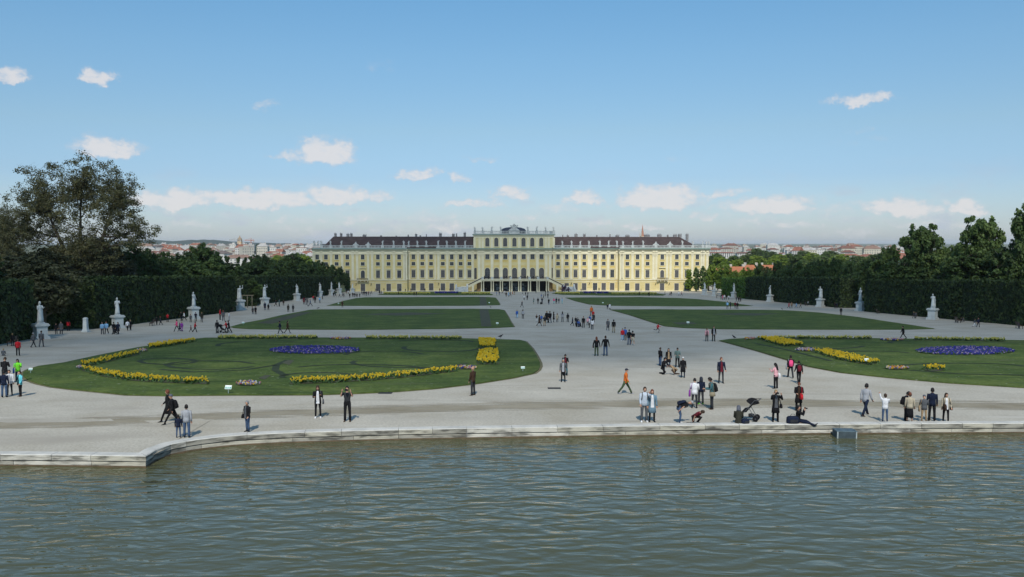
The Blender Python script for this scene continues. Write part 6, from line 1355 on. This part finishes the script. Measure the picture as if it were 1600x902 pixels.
# the two sparse plane trees, with their own shapes
plane_t = treemesh(5, 31, [(-.22, 0, .66, .19, .2, .25), (.02, 0, .74, .18, .18, .24), (.24, 0, .68, .17, .18, .24), (.36, 0, .48, .12, .14, .12), (-.34, .0, .5, .10, .14, .14), (.05, 0, .42, .26, .2, .14), (-.08, 0, .3, .3, .25, .12)], 1300, 86000, .10, 1.12, 1.0, limbs=40, first=.2, forks=3, surf=.35)
def tree(key, px, D, top, wpx, lf, label, base_in=None, rz=None, group='trees behind the hedges', name='tree', dx=None):
    x = (px - 800) / F * D; z0 = gz(D); H = (HZ - top) / F * D - z0; w = wpx / F * D
    o = empty(name, (x, D, z0), R.uniform(0, 6.28) if rz is None else rz, label=label, cat='tree', group=group)
    tm, cm = TP[key]; nat = {'round': 8.2, 'round2': 8.0, 'oak': 8.4, 'tall': 5.2, 'conifer': 5.8}[key]; s = (w / nat * 1.06, w / nat * 1.06, H / (9.7 if key == 'conifer' else 9.0))
    a = link('trunk', tm, o); a.scale = s; b = link('crown', cm, o); b.scale = s; setm(b, LF[lf]); return o
# big plane tree
t_, (P, U2, V2) = plane_t; t_.materials.append(BARK)
def bigplane(px, D, top, wf, label, rz):
    x = (px - 800) / F * D; z0 = gz(D); H = (HZ - top) / F * D - z0; o = empty('plane_tree', (x, D, z0), rz, label=label, cat='tree'); s = H / 31 / .97
    a = link('trunk', t_, o); b = link('crown', PLC, o); a.scale = b.scale = (s * wf, s * wf, s); return o
PLC = quads('crown', P, U2, V2, [LF['plane']])
bigplane(124, 158, 238, .98, 'huge spreading plane tree with thin new leaves and visible dark limbs on the left', 0)
bigplane(4, 150, 316, .85, 'lower thin leaved plane tree at the left picture edge', 2.4)
LT = [('round', -70, 118, 385, 150, 'dark'), ('round2', -190, 112, 392, 150, 'dark'), ('oak', -320, 118, 370, 170, 'brown'), ('round', 66, 110, 408, 120, 'brown'), ('round2', 10, 138, 398, 150, 'brown'), ('round', 80, 150, 392, 130, 'brown'), ('round', 150, 158, 396, 120, 'brown'), ('round2', 206, 172, 377, 78, 'dark'), ('round', 178, 165, 402, 90, 'brown'),
      ('round', 242, 180, 396, 60, 'dark'), ('tall', 258, 196, 394, 32, 'dark'), ('round2', 288, 200, 391, 62, 'dark'), ('round', 320, 214, 384, 70, 'mid'), ('tall', 338, 228, 394, 34, 'dark'), ('conifer', 356, 232, 391, 34, 'dark'), ('conifer', 372, 242, 393, 28, 'dark'),
      ('conifer', 384, 250, 394, 30, 'dark'), ('round2', 396, 255, 397, 50, 'dark'), ('round', 417, 268, 400, 44, 'dark'), ('round2', 433, 282, 405, 40, 'dark'), ('round', 450, 295, 399, 46, 'dark'), ('round', 464, 306, 399, 42, 'dark'), ('round2', 480, 322, 407, 40, 'dark'), ('round', 494, 336, 409, 34, 'dark'), ('round2', 508, 352, 411, 30, 'dark'), ('tall', 520, 362, 414, 22, 'dark'), ('round', 531, 372, 418, 22, 'dark'), ('tall', 543, 378, 426, 12, 'dark'),
      ('round', 300, 190, 408, 90, 'mid'), ('round2', 350, 218, 409, 80, 'dark'), ('round', 408, 245, 412, 70, 'dark'), ('round', 392, 205, 436, 46, 'mid'), ('round2', 262, 178, 408, 80, 'dark'), ('round', 60, 122, 420, 150, 'brown'), ('round2', 128, 140, 424, 110, 'brown')]
for i, (k, px, D, top, w, lf) in enumerate(sorted(LT, key=lambda q: (q[1] < 0, q[1]))):
    tree(k, px, D, top, w, lf, '%s tree above left hedges, %s from the left' % ({'dark': 'dark green', 'mid': 'mid green', 'brown': 'bronze brown'}[lf] + (' narrow' if k in ('tall', 'conifer') else ' rounded'), (ORD + ['twenty-seventh', 'twenty-eighth', 'twenty-ninth', 'thirtieth', 'thirty-first', 'thirty-second', 'thirty-third', 'thirty-fourth', 'thirty-fifth', 'thirty-sixth', 'thirty-seventh', 'thirty-eighth'])[i]))
RT = [('round2', 1700, 132, 345, 110, 'dark'), ('oak', 1810, 128, 330, 130, 'mid'), ('round', 1920, 125, 370, 130, 'dark'), ('round', 1108, 384, 420, 26, 'bright'), ('round2', 1122, 376, 425, 24, 'bright'), ('round', 1138, 372, 428, 26, 'bright'), ('round2', 1160, 352, 421, 24, 'bright'), ('round', 1181, 340, 421, 24, 'bright'), ('round2', 1204, 322, 418, 26, 'mid'), ('tall', 1077, 378, 421, 15, 'bright'), ('tall', 1088, 372, 418, 14, 'mid'), ('tall', 1099, 366, 416, 16, 'mid'), ('round', 1114, 352, 414, 24, 'bright'), ('round2', 1131, 340, 413, 28, 'bright'), ('round', 1146, 330, 424, 24, 'bright'), ('round2', 1170, 318, 417, 26, 'bright'), ('round', 1190, 300, 414, 28, 'mid'),
      ('conifer', 1200, 292, 411, 20, 'dark'), ('round', 1219, 272, 410, 30, 'dark'), ('round2', 1234, 262, 412, 30, 'dark'), ('tall', 1249, 250, 408, 22, 'mid'), ('round', 1266, 242, 411, 36, 'dark'), ('round2', 1287, 228, 405, 38, 'dark'), ('round', 1308, 220, 406, 38, 'dark'), ('round2', 1330, 214, 406, 40, 'mid'), ('round', 1352, 206, 408, 44, 'dark'),
      ('round', 1386, 186, 387, 56, 'mid'), ('oak', 1441, 172, 349, 84, 'mid'), ('round2', 1486, 166, 382, 72, 'mid'), ('oak', 1533, 152, 336, 90, 'mid'), ('round', 1612, 140, 318, 80, 'dark'), ('round2', 1420, 168, 402, 90, 'dark'), ('round', 1512, 150, 398, 110, 'dark'), ('round2', 1568, 145, 385, 96, 'dark'), ('round', 1330, 200, 428, 56, 'dark'), ('round2', 1306, 212, 430, 44, 'mid'), ('round', 1365, 190, 410, 60, 'dark')]
for i, (k, px, D, top, w, lf) in enumerate(sorted(RT, key=lambda q: q[1])):
    tree(k, px, D, top, w, lf, '%s tree above right hedges, %s from the left' % ({'dark': 'dark green', 'mid': 'mid green', 'bright': 'bright spring green'}[lf] + (' narrow' if k in ('tall', 'conifer') else ' rounded'), (ORD + ['twenty-seventh', 'twenty-eighth', 'twenty-ninth', 'thirtieth', 'thirty-first', 'thirty-second', 'thirty-third', 'thirty-fourth', 'thirty-fifth', 'thirty-sixth', 'thirty-seventh', 'thirty-eighth', 'thirty-ninth'])[i]))
# sapling with stakes in the right opening
q = gp(1314, 479); 
o = tree('round', 1313.5, q.y, 448, 15, 'mid', 'young staked tree standing in the right hedge opening', group='young trees', name='young_tree')
g = MB()
for dx in (-.5, .5): g.lathe([(.05, 0), (.045, 2.6)], 6, c=(dx, 0))
g.box(-.55, .55, -.03, .03, 2.3, 2.4); g.build('stakes', WD, o)
# purple shrub before the palace
t_, (P, U2, V2) = treemesh(77, 4, [(0, 0, .5, .5, .4, .36), (.4, 0, .3, .35, .3, .22), (-.25, 0, .3, .3, .3, .2)], 60, 4200, .10, .35, .1, limbs=4, first=.1)
t_.materials.append(BARK); q = gp(882, 457.4); o = empty('flowering_shrub', q, label='dark purple flowering shrub at the right stair foot of the palace', cat='shrub'); link('stem', t_, o)
PL = leafmat('purple_leaves', (.055, .03, .06), (.12, .05, .09), (.05, .06, .09), .2, 1.5); n = len(P); link('crown', quads('crown', P, U2, V2, [PL, mat('bluish_blossom', (.22, .26, .36)), mat('rose_blossom', (.42, .14, .2))], np.random.RandomState(3).choice([0, 0, 0, 1, 2], n)), o)
# far green trees between palace and town
FT = [(432, 640, 398, 26, 'bright'), (446, 560, 400, 24, 'mid'), (478, 500, 399, 34, 'bright'), (492, 470, 403, 26, 'bright'), (464, 620, 396, 24, 'mid'), (1112, 560, 402, 22, 'mid'), (1128, 500, 405, 30, 'bright'), (1148, 520, 402, 32, 'mid'), (1166, 640, 402, 34, 'mid'), (1180, 900, 392, 26, 'mid'), (1194, 860, 394, 28, 'mid'), (1208, 820, 396, 30, 'mid'), (1186, 560, 404, 38, 'bright'), (1222, 560, 401, 40, 'bright'), (1246, 520, 403, 34, 'mid'), (1266, 640, 399, 36, 'bright'), (1290, 700, 399, 32, 'mid'), (1122, 680, 400, 26, 'mid'), (1206, 480, 408, 34, 'bright'), (1235, 640, 399, 30, 'mid'), (1150, 460, 410, 30, 'bright'), (1278, 520, 405, 40, 'mid'), (1310, 600, 402, 40, 'bright'), (1340, 560, 404, 42, 'mid'), (1372, 640, 401, 40, 'mid'), (1256, 800, 396, 30, 'mid'), (1300, 900, 396, 30, 'mid')]
ORD += ['twenty-seventh', 'twenty-eighth']
for i, (px, D, top, w, lf) in enumerate(sorted(FT)):
    tree(R.choice(['round', 'round2']), px, D, top - (3.5 if px > 1100 else 0), w * 1.15, lf, 'hazy far %s tree toward the town, %s from the left' % ({'mid': 'green', 'bright': 'light green'}[lf], ORD[i]), group='far trees toward the town')

# ------------------------------------------------------------------ town
WH_ = [mat('plaster_%d' % i, c, tuple(x * .85 for x in c[:3]), scale=.2, rough=.9) for i, c in enumerate([(.64, .61, .57), (.54, .50, .43), (.56, .51, .41), (.44, .42, .40)])]
RFs = [mat('tile_%d' % i, c, tuple(x * .7 for x in c[:3]), scale=.3, rough=.9) for i, c in enumerate([(.30, .13, .09), (.22, .11, .085), (.28, .18, .14), (.17, .14, .13), (.46, .44, .42)])]
WND = mat('town_window', (.09, .10, .12), rough=.3)
def housemesh(w, d, h, rh, flat=False, fl=4):
    g = MB(); g.box(-w / 2, w / 2, -d / 2, d / 2, -1, h)
    nx = max(3, int(w / 3))
    for i in range(nx):
        for f_ in range(fl): x = -w / 2 + (i + .5) * w / nx; z = 1.5 + f_ * (h - 1.5) / fl; g.box(x - .55, x + .55, -d / 2 - .05, -d / 2 - .01, z, z + 1.7, 2)
    if flat: g.box(-w / 2 - .3, w / 2 + .3, -d / 2 - .3, d / 2 + .3, h, h + .8, 1); g.box(-w / 5, w / 6, -d / 5, d / 5, h + .8, h + 3, 0)
    else:
        o = .5; g.add([(-w / 2 - o, -d / 2 - o, h), (w / 2 + o, -d / 2 - o, h), (w / 2 + o, d / 2 + o, h), (-w / 2 - o, d / 2 + o, h), (-w / 2 + (rh if w > d else 0), 0, h + rh), (w / 2 - (rh if w > d else 0), 0, h + rh)], [(0, 1, 5, 4), (2, 3, 4, 5), (1, 2, 5), (3, 0, 4), (3, 2, 1, 0)], 1)
        for x in (-w * .2, w * .22): g.box(x - .6, x + .6, .5, 1.5, h + rh * .4, h + rh + 1.2, 0)
    return g
hm = []
for i in range(16):
    r = random.Random(i + 50); w = r.uniform(9, 24); d = r.uniform(9, 14); h = r.uniform(11, 19); me = housemesh(w, d, h, r.uniform(3.5, 6), r.random() < .22, 4).mesh('house')
    for m_1 in (WH_[0], RFs[0], WND): me.materials.append(m_1)
    hm.append(me)
wn_ = ['white', 'cream', 'pale yellow', 'grey']; rn = ['red', 'dark red', 'brown', 'dark grey', 'pale grey']
def town(px, D, phrase, rz=None, zf=1, mi=None):
    me = hm[R.randrange(16)] if mi is None else hm[mi]; a, b = R.choices((0, 1, 2, 3), (8, 3, 2, 1))[0], R.choices((0, 1, 2, 3, 4), (3, 3, 3, 2, 5))[0]
    o = link('town_house', me, None, ((px - 800) / F * D, D, -22.2), R.uniform(-.9, .9) if rz is None else rz, label='%s far town house with %s roof %s' % (wn_[a], rn[b], phrase), cat='house', group='%s houses with %s roofs %s' % (wn_[a], rn[b], phrase)); o.scale = (1, 1, zf); setm(o, WH_[a], 0); setm(o, RFs[b], 1); return o
for i in range(160):
    D = 700 * (3600 / 700) ** R.random(); px = R.uniform(205, 505); town(px, D, 'in the town left of the palace', zf=R.uniform(.65, 1.05) if D > 1100 else R.uniform(.5, .72))
for i in range(125):
    D = 800 * (3600 / 800) ** R.random(); px = R.uniform(1105, 1440); town(px, D, 'in the town right of the palace', zf=R.uniform(.6, .98) if D > 1100 else R.uniform(.4, .6))
for (px, D, w, h) in ((1360, 700, 26, 9), (1412, 600, 16, 13)): town(px, D, 'peeping between the big right trees' , 0, h / 15)
# orange roofed outbuildings right of the palace
ORF = mat('orange_tiles', (.42, .155, .075), (.34, .13, .07), scale=.4, rough=.9)
for (px, D, w, h, rh, rz, lb) in [(1152, 430, 16, 5.5, 4.6, .15, 'orange roofed outbuilding right of the palace, left one'), (1172, 440, 14, 5.5, 5.2, -.5, 'orange roofed outbuilding with steep roof, middle one'), (1200, 470, 16, 5.5, 4.4, .1, 'orange roofed outbuilding behind green trees, right one'), (1122, 455, 14, 5, 3.6, 0, 'low orange roofed outbuilding closest to the palace corner')]:
    g = housemesh(w, 9, h, rh, False, 2); g.build('outbuilding', [WH_[1], ORF, WND], None, ((px - 800) / F * D, D, -22.2), rz, label=lb, cat='house')
# long buildings on the right skyline
def longb(px0, px1, D, top, lb, m1=0, m2=0, flat=False, rh=2.2):
    w = (px1 - px0) / F * D; z = (HZ - top) / F * D + 22.2; g = housemesh(w, 16, z - rh, rh, flat, 5); g.build('long_building', [WH_[m1], RFs[m2], WND], None, (((px0 + px1) / 2 - 800) / F * D, D, -22.2), 0, label=lb, cat='building')
longb(1122, 1152, 1500, 387, 'pale arcaded building standing highest right of the palace roof', 1, 1); longb(1106, 1146, 1200, 394, 'long white building below the arcaded one', 0, 0, rh=1.5); longb(1212, 1240, 1500, 395, 'long building with red roof right of the green hill', 0, 0); longb(1252, 1290, 1500, 396, 'second long red roofed building on the right skyline', 1, 0); longb(1290, 1345, 1500, 399, 'low white building line left of the chimney', 0, 4, True); longb(1345, 1372, 1300, 400, 'white flat building right of the tall chimney', 0, 4, True); longb(1150, 1170, 1400, 394, 'white block beside the arcaded building', 0, 1)
D = 1400; x = (1325.5 - 800) / F * D; g = MB(); z1 = (HZ - 391.5) / F * D; g.lathe([(3.6, -22.2), (2.6, z1)], 12); g.build('shaft', RFs[2], empty('factory_chimney', (x, D, 0), label='tall slim brick chimney on the right skyline', cat='chimney'))
def spire(px, D, top, wpx, lb, mw, mr_):
    x = (px - 800) / F * D; w = wpx / F * D / 2; o = empty('church_tower', (x, D, -22.2), .3, label=lb, cat='church tower'); zt = (HZ - top) / F * D + 22.2; zb = zt * .62
    g = MB(); g.rings([[(s_ * w, t2 * w, z) for s_, t2 in ((-1, -1), (1, -1), (1, 1), (-1, 1))] for z in (0, zb)], 0, False)
    for sx in (-1, 1):
        for sy in (-1, 1): g.rings([[(sx * w + cos(k) * w * .18, sy * w + sin(k) * w * .18, z) for k in (0, 1.57, 3.14, 4.71)] for z in (zb - 2, zb + 4)] + [[(sx * w, sy * w, zb + 8)] * 4], 0, False)
    g.build('tower', mw, o); g = MB(); g.rings([[(w * .9 * f_ * cos(2 * pi * k / 8), w * .9 * f_ * sin(2 * pi * k / 8), z) for k in range(8)] for z, f_ in ((zb, 1), (zb + (zt - zb) * .5, .5), (zt, .02))], 0, False); g.build('spire', mr_, o)
spire(1003.5, 1500, 351, 6, 'slender reddish church spire rising behind the right palace roof', mat('spire_stone', (.62, .50, .36)), mat('spire_brick', (.46, .22, .15), (.36, .17, .12)))
# domed church wrapped in scaffolding and cranes on the left skyline
D = 1700; x = (375.5 - 800) / F * D; o = empty('church', (x, D, -22.2), label='pale church with tall central tower on the left skyline beside the crane', cat='church'); zt = (HZ - 368) / F * D + 22.2; GD = mat('sandstone', (.60, .44, .28), (.5, .36, .22), scale=.1)
g = MB(); g.box(-9, 9, -8, 8, 0, zt * .45); g.box(-4, 4, -4, 4, zt * .45, zt * .7); g.build('wall', GD, o); g = MB(); g.lathe([(4.5, zt * .7), (4.8, zt * .76), (3.2, zt * .86), (1.2, zt * .9), (1.0, zt * .97), (.1, zt)], 12); g.build('dome', mat('bronze_dome', (.34, .24, .15)), o)
g = MB(); g.box(-14, -9.1, -9, 9, 0, zt * .5); g.box(9.1, 13, -9, 9, 0, zt * .48); g.build('roof', WH_[1], o)
def crane(px, D, top, L1, L2, lb, c):
    x = (px - 800) / F * D; o = empty('tower_crane', (x, D, -22.2), .25, label=lb, cat='crane'); zt = (HZ - top) / F * D + 22.2; m = mat(c, {'crane_red': (.5, .16, .08), 'crane_grey': (.4, .38, .36)}[c]); w = .9
    g = MB()
    for sx in (-w, w):
        for sy in (-w, w): g.box(sx - .2, sx + .2, sy - .2, sy + .2, 0, zt)
    k = int(zt / 3)
    for i in range(k): g.tube([(-w, -w, i * zt / k), (w, -w, (i + 1) * zt / k)], .15, 4)
    g.build('mast', m, o); g = MB(); g.box(-L1, L2, -.4, .4, zt - 2.4, zt - 1.8); g.box(-L1, L2, -.2, .2, zt - .8, zt - .4)
    for i in range(12): xx = -L1 + (L1 + L2) * i / 12; g.tube([(xx, 0, zt - 2), (xx + (L1 + L2) / 24, 0, zt - .6)], .15, 4)
    g.build('jib', m, o); g = MB(); g.box(L2 - 3, L2, -1, 1, zt - 4.6, zt - 2.4); g.build('counterweight', WH_[3], o); g = MB(); g.tube([(-L1 * .8, 0, zt - .5), (0, 0, zt + 3), (L2 * .9, 0, zt - .5)], .16, 4); g.tube([(0, 0, zt - .5), (0, 0, zt + 3)], .4, 4); g.build('top_tie', m, o)
crane(393, 1600, 374.5, 12, 6, 'tower crane on the left skyline right of the church', 'crane_red'); crane(372, 1650, 374, 16, 7, 'second tower crane just behind the left skyline church', 'crane_grey')
longb(362, 371, 1500, 380, 'tall white block left of the skyline church', 0, 4, True); longb(386, 400, 1500, 381, 'grey white block under the skyline crane', 3, 4, True); longb(436, 470, 2600, 382.5, 'long pale building low on the left skyline', 1, 4, True)
tree('round2', 404, 1300, 380.5, 11, 'dark', 'dark round tree on the left skyline beside the crane', group='far trees toward the town')
# ------------------------------------------------------------------ hills
HM = mat('hill_forest', (.02, .035, .022), (.035, .05, .03), scale=.004, rough=1, detail=9)
D = 7000; g = MB(); rs = []
hp = [(120, 384), (180, 380), (215, 378), (240, 376.2), (262, 378), (275, 378.5), (300, 376.4), (330, 375.8), (352, 378.2), (385, 380), (430, 381.2), (500, 382.4)]
hpd = resample([(a_, b_ - 1.2) for a_, b_ in hp], 6); n = len(hpd); rv = []
for j, (off, f_) in enumerate(((-900, 0), (-600, .45), (-250, .85), (0, 1), (500, .7), (1200, 0))):
    for i, (px, py) in enumerate(hpd): z = -22.2 - 3 + ((HZ - py) / F * D + 25) * f_ * (1 + .05 * sin(i * 1.7 + j)); rv.append(((px - 800) / F * D, D + off, z))
g.add(rv, [(j * n + i, j * n + i + 1, (j + 1) * n + i + 1, (j + 1) * n + i) for j in range(5) for i in range(n - 1)], 0, True); g.build('hills', HM, kind='structure')
# ------------------------------------------------------------------ haze
HAZE = 1
if HAZE:
    g = MB(); g.box(-21000, 21000, -60, 34000, -24.5, 62); hz = bpy.data.materials.new('haze'); hz.use_nodes = True; t = NT(hz); t.n.remove(t.n['Principled BSDF'])
    v = t.add('ShaderNodeVolumePrincipled'); v.inputs['Color'].default_value = (.93, .97, 1, 1); v.inputs['Density'].default_value = 4.2e-5; v.inputs['Anisotropy'].default_value = .0; t.link(v.outputs[0], t.n['Material Output'].inputs['Volume'])
    g.build('haze', hz, kind='stuff')
# ------------------------------------------------------------------ the cloud that shades the garden
CLOUD = 1
if CLOUD:
    cm = bpy.data.materials.new('cloud_vapour'); cm.use_nodes = True; t = NT(cm); t.n.remove(t.n['Principled BSDF'])
    df = t.add('ShaderNodeBsdfTranslucent'); df.inputs[0].default_value = (.9, .9, .92, 1); tp_ = t.add('ShaderNodeBsdfTransparent'); mx = t.add('ShaderNodeMixShader'); mx.inputs[0].default_value = .36
    t.link(tp_.outputs[0], mx.inputs[1]); t.link(df.outputs[0], mx.inputs[2]); t.link(mx.outputs[0], t.n['Material Output'].inputs[0])
    def cloudblob(name, cx, cy, rx, ry, label, h=900, th=70, seed=1, ang=0):
        tt_ = (h + 15) / sd.z; c = Vector((cx, cy, -15)) + sd * tt_; r = random.Random(seed); bm = bmesh.new(); bmesh.ops.create_icosphere(bm, subdivisions=5, radius=1)
        from mathutils import noise as mn
        for v_ in bm.verts:
            k = 1 + .22 * mn.noise(v_.co * 2.2 + Vector((seed, 0, 0))) + .10 * mn.noise(v_.co * 6 + Vector((0, seed, 0))); v_.co = v_.co * k
            z = v_.co.z; v_.co = Vector((v_.co.x * rx, v_.co.y * ry, (z if z > 0 else z * .45) * th))
        me = bpy.data.meshes.new(name); bm.to_mesh(me); bm.free(); me.materials.append(cm)
        for p in me.polygons: p.use_smooth = True
        link(name, me, None, c, ang, kind='stuff', label=label)
    cloudblob('cloud', -74, 242, 170, 168, 'low white cloud above the garden', seed=4)
